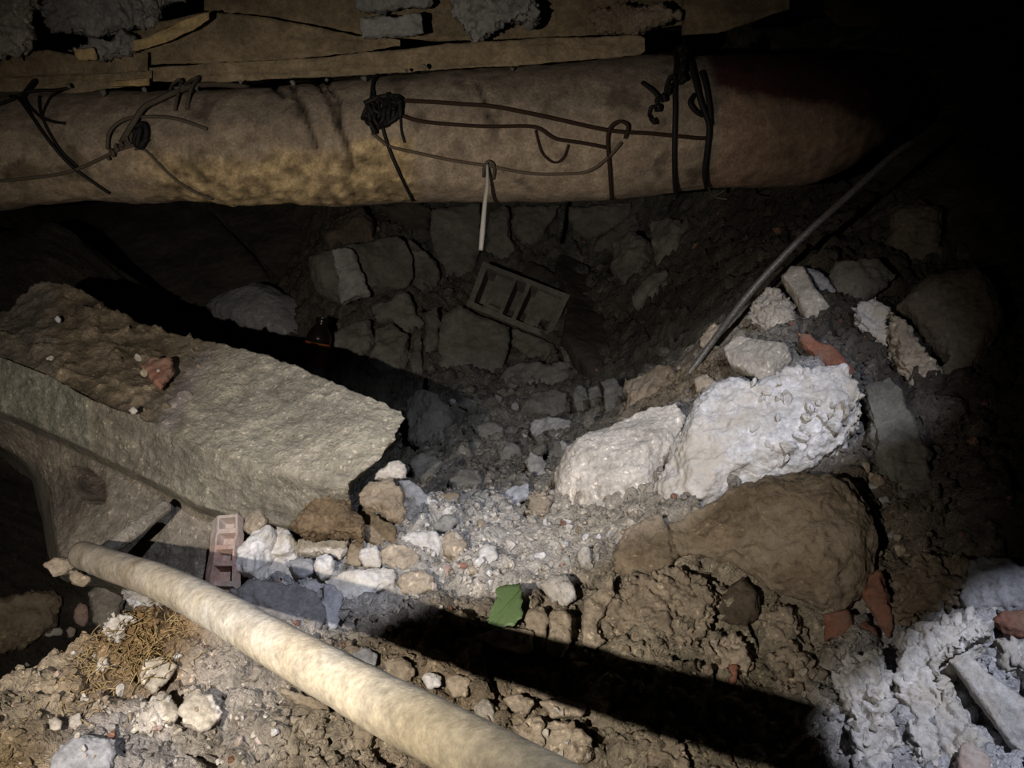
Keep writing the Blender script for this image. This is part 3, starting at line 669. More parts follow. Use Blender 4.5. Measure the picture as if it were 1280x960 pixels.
def hb_depth(s, t):
    d = 0
    if .10 < t < .88:
        for a, b, c in ((.07,.17,.38),(.41,.51,.52),(.58,.65,.93)):
            if a < s < b: d = .10
            elif b <= s < c: d = .022
        if s > .82 and t > .62 and s < .93: d = .10
        if .22 < s < .36 and .72 < t < .76: d = .05
    return d
cell_block('hollow_block', [(604,327),(713,369),(686,424),(583,382)], .12, .16, hb_depth, 'cavity', 'pale hollow concrete block with three open cells lying in the pit', 'block')
def cb_depth(s, t):
    if .36 < s < .93:
        for a, b in ((.05,.20),(.27,.43),(.50,.66),(.74,.93)):
            if a < t < b: return .05 if s < .58 else .022
    return 0.0 if s > .3 else .012*(.3-s)/.3
cell_block('hollow_brick', [(262,646),(298,642),(291,733),(250,731)], .07, .02, cb_depth, 'claypink', 'broken pinkish hollow clay brick with open ribs beside white stones', 'brick', 60, 90)

# plastic bag and bottle
bag = chunk('plastic_bag', [(256,382),(262,374),(290,361),(320,354),(346,361),(370,375),(382,396),(387,420),(386,445),(330,436),(285,415)], 'bag', 'crumpled translucent grey plastic bag behind the concrete slab', 'bag', h=.6, lift=.35, facets=1, rough=.055, k=2.5)
bb = on_ground(392, 486, .02); bt = empty('drink_bottle', bb); axis = norm(P(403,398,np.dot(bb-CAM,FWD)-.03)-bb)
Hb = np.linalg.norm(P(403,398,np.dot(bb-CAM,FWD)-.03)-bb); rb = 15.5*np.dot(bb-CAM, FWD)/F
def lathe(prof, nm, mat):
    a1 = norm(np.cross(axis, [1, .2, .1])); a2 = np.cross(axis, a1); V = []; S = 28
    for r, h_ in prof:
        for k_ in range(S):
            a = 2*math.pi*k_/S; V.append(bb+axis*h_*Hb+(math.cos(a)*a1+math.sin(a)*a2)*r*rb)
    fs = grid_faces(len(prof), S, True); fs.append(tuple(range(S))); fs.append(tuple(range((len(prof)-1)*S, len(prof)*S))[::-1])
    return child(nm, V, fs, mat, bt)
lathe([(.7,0),(.95,.03),(1,.08),(1,.2),(.94,.24),(1,.27),(1,.31)], 'base', 'bottle_plastic')
lathe([(1.01,.31),(1.02,.33),(1.02,.60),(1.01,.615)], 'label', 'label_red')
lathe([(1.03,.60),(1.03,.66)], 'label_band', 'label_orange')
lathe([(1,.66),(1,.72),(.9,.78),(.62,.86),(.42,.92),(.40,.95)], 'shoulder', 'cola')
lathe([(.48,.94),(.5,.95),(.5,1.0),(.45,1.005)], 'cap', 'cola')
tag(bt, 'dark drink bottle with red and orange label between bag and grey lumps', 'bottle')

# ------------------------------------------------------------------ mound and ridge: large pieces first
big = [
 ('boulder',[(694,618),(692,592),(705,565),(730,545),(765,532),(790,520),(815,508),(845,503),(856,520),(842,555),(826,578),(819,600),(822,616),(808,634),(778,652),(750,656),(718,642)],'pale','smooth rounded pale boulder at the rim of the pit','boulder',dict(h=.55,hb=.8,lift=.15,facets=2,k=3,rough=.06)),
 ('boulder',[(816,640),(813,618),(820,585),(838,548),(862,512),(888,482),(912,470),(945,482),(1000,462),(1058,455),(1078,490),(1074,528),(1050,558),(1015,580),(985,592),(940,608),(880,640),(850,656),(826,652)],'white','huge white chalky boulder with crumbled plaster over its shoulder','boulder',dict(h=.42,hb=.7,lift=.15,facets=3,k=3,rough=.08)),
 ('boulder',[(834,660),(860,640),(915,612),(958,592),(1010,588),(1060,598),(1086,630),(1099,672),(1096,712),(1086,745),(1060,760),(1030,763),(1000,746),(960,730),(922,704),(880,694),(848,688)],'brown','large rounded brown boulder below the white chalky one','boulder',dict(h=.5,hb=.8,lift=.25,facets=2,k=2.6,rough=.07)),
 ('boulder',[(752,775),(768,745),(790,722),(820,710),(852,704),(880,720),(895,745),(890,772),(872,800),(850,818),(820,822),(790,806),(764,794)],'tan','broad crumbly tan boulder in front of the brown boulder','boulder',dict(h=.3,lift=.2,facets=3,k=4,rough=.16,crumb=22)),
 ('plaster_flake',[(974,622),(985,616),(1000,622),(1010,634),(998,640),(982,632)],'tan','light dried mortar flake stuck on the large brown boulder','flake',dict(h=.2,hb=1.5,lift=3.2,facets=1)),
 ('stone',[(768,715),(770,682),(790,656),(828,641),(842,668),(848,690),(832,714),(810,722),(790,724)],'brown','brown flat-sided rock between pale and tan boulders','stone',dict(h=.35,lift=.25,facets=3)),
 ('concrete_block',[(903,435),(922,418),(956,426),(985,432),(989,446),(966,480),(948,483),(930,465),(910,455)],'pale','pale squarish concrete block perched on the white boulder','block',dict(h=.6,hb=.8,lift=.6,facets=2,k=6,rough=.05)),
 ('concrete_block',[(975,346),(989,332),(1003,333),(1020,360),(1040,386),(1035,400),(1010,406),(993,376)],'pale','pale oblong block standing on the mound near the rod','block',dict(h=.5,lift=.5,facets=1,k=7,rough=.05)),
 ('concrete_chunk',[(1001,331),(1028,340),(1052,372),(1042,384),(1022,362)],'blue','dark blue-grey slab tight against the pale oblong block','rubble',dict(h=.3,lift=.3,facets=1)),
 ('concrete_block',[(1034,345),(1042,325),(1098,325),(1122,343),(1092,372),(1062,386),(1050,368)],'cavity','dim grey block lying past the pale oblong block','block',dict(h=.5,lift=.4,facets=3)),
 ('concrete_chunk',[(1063,396),(1076,376),(1096,367),(1110,388),(1115,430),(1119,460),(1092,434)],'white','upright bright white plaster shard on the dark side of the mound','rubble',dict(h=.4,lift=.6,facets=2,crumb=35)),
 ('concrete_chunk',[(1110,384),(1140,415),(1181,465),(1162,485),(1136,481),(1118,455),(1114,425)],'tan','rough tan face of debris behind the white plaster shard','rubble',dict(h=.4,lift=.5,facets=2,crumb=35)),
 ('boulder',[(1118,382),(1160,346),(1220,335),(1246,360),(1256,400),(1240,432),(1215,475),(1182,496),(1165,490),(1187,463),(1150,418)],'shadebrown','large dim flat-faced rock at the dark side of the mound','boulder',dict(h=.3,lift=.5,facets=2,k=6,rough=.06)),
 ('boulder',[(1112,270),(1150,248),(1180,262),(1178,320),(1140,330),(1112,315)],'shadebrown','dim grey rock below the broken end of the beam','boulder',dict(h=.4,lift=.4)),
 ('concrete_slab',[(1080,482),(1112,470),(1132,505),(1162,560),(1165,620),(1140,650),(1108,610),(1084,535)],'cavity','dull slanting slab running down beside the white boulder','slab',dict(h=.25,lift=.3,facets=2,k=6,kind='thing')),
 ('tile_fragment',[(993,412),(1010,418),(1050,440),(1068,460),(1065,475),(1040,462),(1005,434)],'brick','long dark red tile fragment lying over the white crumbs','tile',dict(h=.3,lift=.5,facets=1,k=7)),
 ('stone',[(934,396),(940,372),(960,356),(986,370),(1001,400),(986,416),(960,421),(944,412)],'pale','rough pale stone between the rod and the perched block','stone',dict(h=.5,lift=.3,crumb=35)),
 ('stone',[(876,420),(892,402),(908,412),(902,432),(888,440),(874,434)],'tan','small tan stone beside the perched block','stone',dict(h=.5,lift=.3)),
 ('stone',[(866,472),(882,466),(896,476),(888,492),(870,490)],'tan','small tan stone lower down beside the white boulder','stone',dict(h=.5,lift=.3)),
 ('plaster_chunk',[(976,470),(1000,462),(1012,472),(1006,490),(984,490),(974,482)],'white','white plaster lump just past the perched block','rubble',dict(h=.5,lift=.9,crumb=40)),
 ('plaster_chunk',[(1018,470),(1048,462),(1068,480),(1072,515),(1050,530),(1024,515),(1012,490)],'white','white plaster mass at the high shoulder of the white boulder','rubble',dict(h=.4,lift=.8,crumb=40)),
 ('plaster_chunk',[(932,492),(962,474),(1000,463),(1058,457),(1077,490),(1072,528),(1045,552),(1012,578),(985,560),(950,530)],'white','crumbled white plaster crust over the shoulder of the huge white boulder','rubble',dict(h=.16,hb=.5,lift=.62,facets=2,k=3,crumb=32,rough=.15,ca=2.0)),
 ('concrete_chunk',[(1108,765),(1114,726),(1148,690),(1190,688),(1215,700),(1206,735),(1190,760),(1150,776),(1120,786)],'brown','dull brown earthy lump above the white plaster heap','rubble',dict(h=.5,lift=.2,crumb=30)),
 ('brick_fragment',[(1030,802),(1029,768),(1060,761),(1070,784),(1052,798)],'brick','square red brick fragment under the large brown boulder','brick',dict(h=.4,lift=.3,facets=2,k=6)),
 ('brick_fragment',[(1078,745),(1085,720),(1101,711),(1112,745),(1119,780),(1112,797),(1098,782)],'brick','tall red brick shard standing against the large brown boulder','brick',dict(h=.4,lift=.4,facets=2)),
 ('brick_fragment',[(1066,786),(1082,775),(1098,792),(1090,803),(1074,802)],'brick','small dull red shard between two larger red fragments','brick',dict(h=.4,lift=.2)),
 ('brick_fragment',[(1237,776),(1250,764),(1290,761),(1290,798),(1255,794)],'brick','rounded dark red brick piece on blue-white plaster','brick',dict(h=.5,lift=.6,facets=1,k=3)),
 ('plaster_chunk',[(1044,848),(1060,826),(1086,815),(1103,808),(1111,850),(1126,905),(1131,932),(1120,965),(1088,975),(1070,965),(1058,900)],'white','crumbling white plaster heap split from its neighbour by a crack','rubble',dict(h=.35,lift=.2,crumb=30,rough=.14)),
 ('plaster_chunk',[(1118,832),(1124,796),(1165,772),(1218,762),(1240,790),(1205,812),(1176,826),(1190,870),(1230,920),(1245,975),(1150,975),(1131,920),(1118,870)],'white','largest white plaster mass beside the dark slot','rubble',dict(h=.3,lift=.2,crumb=26,rough=.12)),
 ('plaster_slab',[(1186,826),(1204,812),(1240,845),(1300,890),(1300,965),(1262,930),(1225,880)],'white','flat white slab lying along the dark slot','slab',dict(h=.2,lift=.5,facets=1,k=8,rough=.05,kind='thing')),
 ('plaster_chunk',[(1202,752),(1212,702),(1230,695),(1262,700),(1300,712),(1300,762),(1242,766),(1215,764)],'blue','blue-grey smooth slab face above the rounded red piece','rubble',dict(h=.25,lift=.3,facets=2,k=6)),
 ('plaster_chunk',[(1244,800),(1270,798),(1300,806),(1300,870),(1272,845),(1250,825)],'white','white lump wedged between the rounded red piece and the flat slab','rubble',dict(h=.4,lift=.3,crumb=35)),
 ('brick_fragment',[(1195,940),(1215,925),(1240,950),(1235,975),(1200,975)],'claypink','pinkish brown fragment at the foot of the dark slot','brick',dict(h=.4,lift=.6)),
 ('boulder',[(-30,752),(0,748),(30,742),(68,738),(76,755),(73,785),(50,802),(18,816),(-30,822)],'brown','dark brown boulder beside the black hollow under the slab','boulder',dict(h=.4,hb=1.2,lift=.2,facets=2,k=5)),
]
for nm, pts, mt, lb, ct, kw in big: chunk(nm, pts, mt, lb, ct, **kw)
def attach(part, whole, name):
    part.name = name; part.data.name = name; part.parent = whole; part.location = part.location-whole.location
    for k in ('category', 'group', 'kind'):
        if k in part: del part[k]
by = {o['label']: o for o in C.objects if 'label' in o}
attach(by['crumbled white plaster crust over the shoulder of the huge white boulder'], by['huge white chalky boulder with crumbled plaster over its shoulder'], 'plaster_crust')
attach(by['light dried mortar flake stuck on the large brown boulder'], by['large rounded brown boulder below the white chalky one'], 'mortar_flake')
blk = by['large squared grey block with a paler broken end, under the blackish boulder']
attach(chunk('concrete_block', [(414,314),(438,308),(446,320),(455,345),(463,366),(440,373),(426,379),(420,350)], 'grey', 'end face of the block painted as lit', 'x', h=.15, hb=1, lift=2.5, facets=1, k=8), blk, 'lit_end')  # lamp light on the end face put in as a paler grey piece

ridge = [
 ('stone',[(294,713),(300,690),(315,668),(330,652),(337,655),(338,665),(322,695),(312,717)],'white','tall white stone leaning next to the hollow clay brick','stone',dict(h=.5,lift=2.3,hb=2,facets=2,k=6)),
 ('stone',[(322,692),(338,663),(346,652),(360,661),(366,675),(356,691),(330,697)],'white','white wedge stone behind the tall leaning one','stone',dict(h=.4,lift=1.7,hb=2)),
 ('stone',[(304,662),(310,640),(328,634),(332,650),(314,668)],'tan','small tan stone against the slab above the white stones','stone',dict(h=.5,lift=.5)),
 ('stone',[(313,716),(318,700),(330,691),(352,690),(359,700),(366,722),(345,725)],'white','broad white stone in front of the tall leaning one','stone',dict(h=.4,lift=2.2,hb=2)),
 ('stone',[(360,702),(375,696),(392,700),(395,715),(380,723),(366,718)],'blue','bluish grey stone between two white stones','stone',dict(h=.5,lift=.3)),
 ('stone',[(392,705),(398,695),(408,691),(418,700),(417,716),(402,727),(395,718)],'white','egg-shaped white stone past the bluish stone','stone',dict(h=.5,lift=.4)),
 ('stone',[(366,685),(372,675),(400,671),(428,663),(437,672),(431,690),(424,699),(404,690),(380,694)],'pale','pale flat elongated stone below the rotten wood','stone',dict(h=.4,lift=.5)),
 ('wood_chunk',[(364,662),(378,640),(392,618),(408,611),(430,625),(445,642),(452,668),(436,668),(400,669),(376,671)],'rottenwood','splintered ochre-brown rotten wood chunk at the slab corner','wood',dict(h=.7,lift=.6,facets=5,rough=.26)),
 ('stone',[(443,645),(460,632),(478,650),(496,660),(498,677),(472,683),(454,672)],'brown','angular brown rock joined to the rotten wood chunk','stone',dict(h=.5,lift=.4)),
 ('boulder',[(446,618),(462,602),(490,597),(504,611),(509,640),(501,656),(485,650),(470,636),(452,634)],'brown','rounded gritty brown boulder under the slab tip','boulder',dict(h=.5,depth=1.33,k=3)),
 ('stone',[(432,701),(436,680),(452,672),(457,690),(450,708),(438,706)],'brown','small dark brown stone below the angular brown rock','stone',dict(h=.5,lift=.3)),
 ('stone',[(447,693),(455,684),(472,681),(479,700),(474,711),(456,709)],'white','blunt white stone next to the gritty stone','stone',dict(h=.5,lift=.4)),
 ('stone',[(473,690),(485,679),(515,682),(527,695),(520,708),(496,714),(477,706)],'tan','gritty tan stone next to the blunt white one','stone',dict(h=.45,lift=.4)),
 ('stone',[(404,726),(430,714),(470,709),(492,711),(493,731),(470,741),(440,751),(428,756),(416,741)],'white','big flat white stone lying above the black shadow band','stone',dict(h=.25,lift=.35,facets=1,k=6)),
 ('stone',[(402,730),(417,729),(430,745),(430,766),(420,786),(402,791),(400,760)],'blue','blue-grey flat stone at the start of the shadow band','stone',dict(h=.25,lift=.3,facets=1,k=6)),
 ('stone',[(500,672),(515,664),(545,663),(553,680),(548,695),(525,693),(505,683)],'white','ribbed white stone below the white bar','stone',dict(h=.45,lift=.4)),
 ('concrete_chunk',[(495,601),(510,600),(540,622),(554,632),(552,645),(544,648),(520,633),(504,623)],'white','oblong white bar of mortar lying at the rim of the pit','rubble',dict(h=.4,lift=.6,facets=0,k=7)),
 ('stone',[(467,599),(470,590),(495,575),(508,580),(509,597),(490,599)],'pale','pale wedge of stone right under the slab tip','stone',dict(h=.5,depth=1.40)),
 ('stone',[(284,736),(310,725),(370,731),(396,740),(408,758),(402,786),(385,791),(340,769),(300,750)],'slate','large slate-grey stone in the pole shadow','stone',dict(h=.3,hb=1,lift=.7,facets=2,k=6)),
 ('stone',[(494,726),(505,715),(530,711),(543,720),(541,736),(520,746),(500,739)],'tan','tan rough stone just above the shadow band','stone',dict(h=.45,lift=.3)),
 ('stone',[(540,656),(552,645),(568,641),(574,652),(562,664),(546,664)],'grey','grey crumbly stone next to the white bar','stone',dict(h=.5,lift=.4)),
 ('stone',[(550,672),(562,664),(580,667),(584,685),(570,701),(554,693)],'tan','faceted tan stone among pale gravel','stone',dict(h=.5,lift=.4)),
 ('stone',[(597,690),(604,680),(620,681),(623,698),(610,706),(599,701)],'white','chalk-white round stone among pale gravel','stone',dict(h=.5,lift=.4)),
 ('stone',[(577,633),(580,620),(600,614),(616,620),(617,636),(596,643)],'grey','grey crumbly stone on the rim in front of the pit','stone',dict(h=.5,lift=.4,crumb=45)),
 ('stone',[(549,620),(560,614),(575,618),(576,635),(562,638)],'brown','olive-brown stone on the rim in front of the pit','stone',dict(h=.5,lift=.4)),
 ('stone',[(622,622),(640,608),(660,604),(664,618),(648,628),(630,634)],'blue','dark blue-grey stone on the rim near the pale boulder','stone',dict(h=.4,lift=.3)),
 ('stone',[(656,640),(664,615),(684,608),(692,630),(684,645),(668,648)],'tan','tan crumbly stone at the foot of the pale boulder','stone',dict(h=.4,lift=.3,crumb=45)),
 ('stone',[(675,731),(685,721),(705,717),(717,730),(722,746),(705,759),(690,753)],'white','white pointed stone beside the green leaf','stone',dict(h=.5,lift=.4)),
 ('stone',[(720,690),(728,682),(738,684),(739,705),(728,713)],'pale','small upright pale stone in the dusty slope','stone',dict(h=.5,lift=.4)),
 ('stone',[(594,796),(620,785),(650,786),(666,790),(666,816),(640,813),(615,807)],'tan','tan block directly under the green leaf','stone',dict(h=.35,lift=.3,k=6)),
 ('stone',[(655,771),(662,759),(680,757),(686,775),(682,800),(678,816),(662,806)],'tan','tan cracked clod beside the leaf, nearer to it','stone',dict(h=.4,lift=.3)),
 ('stone',[(687,764),(705,760),(718,775),(714,800),(702,822),(683,818),(686,790)],'tan','tan cracked clod between leaf and tan boulder','stone',dict(h=.4,lift=.3)),
 ('stone',[(725,782),(730,752),(745,740),(766,719),(768,742),(755,768),(743,788),(756,800),(742,812),(728,802)],'tan','long tan clod split from the crumbly boulder by a dark crack','stone',dict(h=.3,lift=.3)),
 ('stone',[(890,760),(905,735),(930,720),(948,738),(950,770),(930,782),(905,778)],'dark','dark clod in the gap under the large brown boulder','stone',dict(h=.4,lift=.1)),
 ('stone',[(948,770),(968,750),(990,760),(1000,790),(985,810),(958,800)],'tan','pale tan clod under the large brown boulder','stone',dict(h=.4,lift=.25,crumb=40)),
 ('stone',[(960,815),(985,800),(1010,815),(1020,850),(1005,870),(975,860)],'tan','tan clod to the side of the square red fragment','stone',dict(h=.35,lift=.25,crumb=40)),
 ('stone',[(880,800),(905,790),(930,800),(940,830),(915,848),(890,835)],'tan','rough clod in front of the dark clod','stone',dict(h=.35,lift=.25,crumb=40)),
 ('brick_fragment',[(908,840),(915,828),(922,832),(920,852),(912,858)],'brick','tiny upright red chip in tan rubble','brick',dict(h=.5,lift=.5)),
 ('stone',[(800,935),(812,918),(835,918),(860,932),(868,965),(800,965)],'tan','rough sunlit-looking clod below the shadow band','stone',dict(h=.35,lift=.3,crumb=40)),
 ('stone',[(640,905),(670,895),(715,905),(742,925),(740,950),(700,958),(655,935)],'tan','long tan rock beside the near end of the pole','stone',dict(h=.35,lift=.25)),
 ('stone',[(526,845),(538,838),(553,845),(552,858),(534,862)],'white','small white stone below the shadow band','stone',dict(h=.5,lift=.4)),
 ('stone',[(555,850),(570,842),(588,850),(586,868),(566,872)],'tan','tan stone next to the small white one below the band','stone',dict(h=.45,lift=.35)),
 ('stone',[(628,872),(648,866),(668,874),(662,892),(640,890)],'tan','ochre tan stone alone below the shadow band','stone',dict(h=.45,lift=.35)),
 ('stone',[(672,876),(700,872),(735,884),(728,897),(690,896)],'tan','low tan stone at the lower edge of the shadow','stone',dict(h=.4,lift=.3)),
 ('stone',[(440,815),(458,808),(474,818),(470,832),(448,830)],'blue','grey stone between pole and shadow band','stone',dict(h=.4,lift=.3)),
 ('stone',[(476,826),(500,820),(520,834),(514,852),(488,845)],'tan','tan stone between pole and shadow band','stone',dict(h=.4,lift=.3)),
 ('stone',[(590,884),(604,872),(618,880),(622,902),(600,902)],'pale','pale pointed stone beside the pole','stone',dict(h=.5,lift=.35)),
 ('plaster_chunk',[(111,742),(124,728),(150,731),(160,742),(150,765),(128,788),(116,778)],'pale','pale plaster lump at the end of the pole','rubble',dict(h=.4,hb=1.2,lift=.9)),
 ('plaster_chunk',[(148,734),(170,728),(192,735),(199,748),(178,764),(158,758)],'white','bright plaster crumb mass touching the pole','rubble',dict(h=.4,hb=1.2,lift=.9,crumb=45)),
 ('plaster_chunk',[(124,785),(140,765),(160,762),(172,772),(158,790),(135,800)],'white','crumbly white plaster below the pale plaster lump','rubble',dict(h=.35,hb=1.2,lift=.9,crumb=45)),
 ('stone',[(53,705),(66,696),(86,698),(95,708),(84,718),(66,720)],'tan','tan stone at the edge of the black hollow','stone',dict(h=.5,lift=.3,depth=1.33)),
 ('stone',[(84,714),(97,712),(115,722),(104,734),(88,728)],'tan','flattish tan stone just below the pole end','stone',dict(h=.5,lift=.4,depth=1.27)),
 ('brick_fragment',[(92,762),(100,752),(110,758),(112,778),(104,784),(93,780)],'claypink','pinkish brick fragment in the gap beside the dark boulder','brick',dict(h=.5,lift=.3)),
 ('stone',[(52,790),(64,784),(80,785),(80,793),(60,797)],'white','small bright white chip under the dark boulder','stone',dict(h=.5,lift=.4)),
 ('stone',[(82,788),(88,782),(95,786),(94,796),(86,798)],'claypink','small rounded pinkish stone beside the white chip','stone',dict(h=.6,lift=.5)),
 ('stone',[(221,890),(232,868),(246,860),(268,871),(279,890),(268,906),(250,915),(230,905)],'pale','pale pinkish faceted stone in the near rubble','stone',dict(h=.5,lift=.4)),
 ('plaster_chunk',[(174,852),(180,824),(200,821),(223,830),(211,850),(190,866)],'pale','grey-white plaster lump beside the straw-brown soil','rubble',dict(h=.35,lift=.35)),
 ('concrete_chunk',[(58,975),(75,930),(110,915),(146,925),(138,975)],'blue','lavender-grey flat slab piece in the near corner rubble','rubble',dict(h=.2,lift=.35,facets=1,k=7)),
 ('concrete_chunk',[(150,895),(175,870),(205,868),(220,890),(200,915),(165,915)],'pale','dusty pale lump between plaster lump and lavender piece','rubble',dict(h=.3,lift=.25,crumb=35)),
 ('tile_fragment',[(348,866),(352,860),(412,877),(415,892),(402,893)],'brown','narrow grey-brown strip of tile lying beside the pole','tile',dict(h=.3,lift=.5,facets=0,k=7)),
 ('stone',[(440,905),(455,890),(468,898),(466,930),(450,945),(440,930)],'brown','upright brown stone on the near side of the pole','stone',dict(h=.4,lift=.3)),
 ('stone',[(120,835),(126,820),(136,820),(138,836),(128,840)],'white','small white stone in the straw-brown soil','stone',dict(h=.5,lift=.4)),
 ('stone',[(60,900),(68,895),(78,900),(76,912),(64,913)],'pale','small yellowish pebble in the near corner','stone',dict(h=.5,lift=.4)),
 ('stone',[(88,895),(100,890),(104,905),(94,914),(86,908)],'pale','cream pebble next to the lavender piece','stone',dict(h=.5,lift=.4)),
 ('brick_fragment',[(176,458),(190,446),(214,446),(216,460),(200,486)],'brick','ridged triangular red tile shard lying on the concrete slab','brick',dict(h=.15,lift=0,plane=[(176,458,1.575),(214,446,1.595),(200,486,1.52)],facets=0,k=8)),
 ('stone',[(66,398),(72,393),(78,400),(74,404)],'white','tiny white chip on the muddy top of the slab','stone',dict(h=.6,depth=1.75)),
 ('stone',[(160,512),(168,507),(173,514),(165,519)],'white','white chip on the face of the concrete slab','stone',dict(h=.6,depth=1.465)),
]
for nm, pts, mt, lb, ct, kw in ridge: chunk(nm, pts, mt, lb, ct, **kw)

# leaf
lo = np.array([(609,784),(611,772),(615,760),(619,753),(623,746),(619,742),(620,737),(626,734),(631,732),(640,731),(650,729),(653,738),(651,746),(654,752),(651,760),(654,768),(652,775),(646,778),(643,784),(634,783),(628,787),(618,786)], float)
lh = hit(633, 760); Ln = norm(ground_n(lh)*.5+norm(CAM-lh)*.5); lh = lh+Ln*.035
def lcast(u, v):
    r = ray(u, v); return CAM+r*np.dot(lh-CAM, Ln)/np.dot(r, Ln)
lc = lcast(632, 759); V = [lc]; n = 110
seg = np.r_[0, np.cumsum(np.hypot(*np.diff(np.r_[lo, lo[:1]], axis=0).T))]; tt = np.linspace(0, seg[-1], n, endpoint=False)
lu = np.interp(tt, seg, np.r_[lo[:, 0], lo[0, 0]]); lv = np.interp(tt, seg, np.r_[lo[:, 1], lo[0, 1]])
for r in (.2, .4, .6, .8, 1):
    for i in range(n):
        u = 632+(lu[i]-632)*r*(1+.03*(i % 5 == 0)*(r == 1)); v_ = 759+(lv[i]-759)*r*(1+.03*(i % 5 == 0)*(r == 1))
        ax = ((u-632)*.75+(v_-759)*.66); V.append(lcast(u, v_)+Ln*(.00022*abs(ax)-.0000035*(v_-759)**2+.0008*math.sin(u*.5+v_*.4)))
fs = [(0, 1+j, 1+(j+1) % n) for j in range(n)]
for i in range(4):
    for j in range(n):
        a = 1+i*n+j; b = 1+i*n+(j+1) % n; fs.append((a, a+n, b+n, b))
leaf = link('green_leaf', V, fs, 'leaf'); tag(leaf, 'single toothed green leaf lying on the tan rubble', 'leaf')
so = leaf.modifiers.new('thickness', 'SOLIDIFY'); so.thickness = .0008
v, f = tube_mesh([lcast(609,776)+Ln*.002, lcast(625,764)+Ln*.0022, lcast(648,740)+Ln*.002], [.0011,.0009,.0005], 6, 5); child('midrib', v, f, 'leafvein', leaf)

# ------------------------------------------------------------------ added blocker beyond the frame, cut to shape the torch shadow
sh = [(415,778),(560,730),(650,716),(740,680),(815,650),(890,612),(960,590),(1020,565),(1085,545),(1140,530),(1190,480),(1215,390),(1310,240),(1500,150),(1560,600),(1260,650),(1172,672),(1120,722),(1062,775),(1008,815),(1012,880),(1040,1000),(700,1050),(380,1040),(392,900)]
hz = -.25; bp_ = []
for u, v_ in sh:
    g = hit(min(u, 1280), min(v_, 960)) if (u <= 1280 and v_ <= 960) else P(u, v_, 1.1)
    d0 = np.dot(TORCH_POS-CAM, FWD); d1 = np.dot(g-CAM, FWD); t = (hz-d0)/(d1-d0); bp_.append(TORCH_POS+(g-TORCH_POS)*t)
nb = len(bp_); V = [p-FWD*.008 for p in bp_]+[p-FWD*.024+RIGHT*.004*fbm(p, 40) for p in bp_]
fs = [tuple(range(nb)), tuple(range(nb, 2*nb))[::-1]]+[(i, nb+i, nb+(i+1) % nb, (i+1) % nb) for i in range(nb)]
board = link('torch_blocker', V, fs, 'wood', smooth=False); 
bv0 = bp_[13]; q = [bv0+np.array([0, .012, -.05]), bv0+np.array([.02, .02, .2]), bv0+np.array([.05, .03, .45])]
v, f = tube_mesh(q, .016, 6, 4); child('blocker_hanger', v, f, 'wood', board)
tag(board, 'added unseen ragged board blocking part of the head torch', 'board')

# ------------------------------------------------------------------ pebbles (single things) and gravel (stuff)
bv = []; bf = []; k_ = 0
dg = bpy.context.evaluated_depsgraph_get()
for o in SOLIDS:
    me = o.data; a = np.empty(len(me.vertices)*3); me.vertices.foreach_get('co', a); a = a.reshape(-1, 3)+np.array(o.location)+(np.array(o.parent.location) if o.parent else 0)
    bv += a.tolist(); bf += [tuple(i+k_ for i in p.vertices) for p in me.polygons]; k_ += len(a)
tree = BVHTree.FromPolygons(bv, bf)
def see(u, v):
    r = Vector(norm(ray(u, v))); return tree.ray_cast(Vector(CAM), r)
def pebble_mesh(i, sub):
    bm = bmesh.new(); bmesh.ops.create_icosphere(bm, subdivisions=sub, radius=1)
    rs = np.random.default_rng(100+i); pl = [(norm(rs.normal(size=3)), rs.uniform(.45, .8)) for _ in range(9)]; sx = rs.uniform(.65, 1.2, 3)
    for vt in bm.verts:
        c = np.array(vt.co)
        for d, h_ in pl:
            e = np.dot(c, d)-h_
            if e > 0: c = c-d*e
        c = c*(1+.12*noise.fractal(Vector(c*2+i*3), .8, 2, 3)); vt.co = c*sx
    me = bpy.data.meshes.new('pebble'); bm.to_mesh(me); bm.free(); return me
PM = {}
def peb(i, mat):
    if (i, mat) not in PM:
        me = pebble_mesh(i, 3); me.materials.append(MATS[mat]); PM[(i, mat)] = me
    return PM[(i, mat)]
def inside(pt, poly):
    x, y = pt; c = False; n = len(poly)
    for i in range(n):
        x0, y0 = poly[i]; x1, y1 = poly[(i+1) % n]
        if (y0 > y) != (y1 > y) and x < (x1-x0)*(y-y0)/(y1-y0)+x0: c = not c
    return c
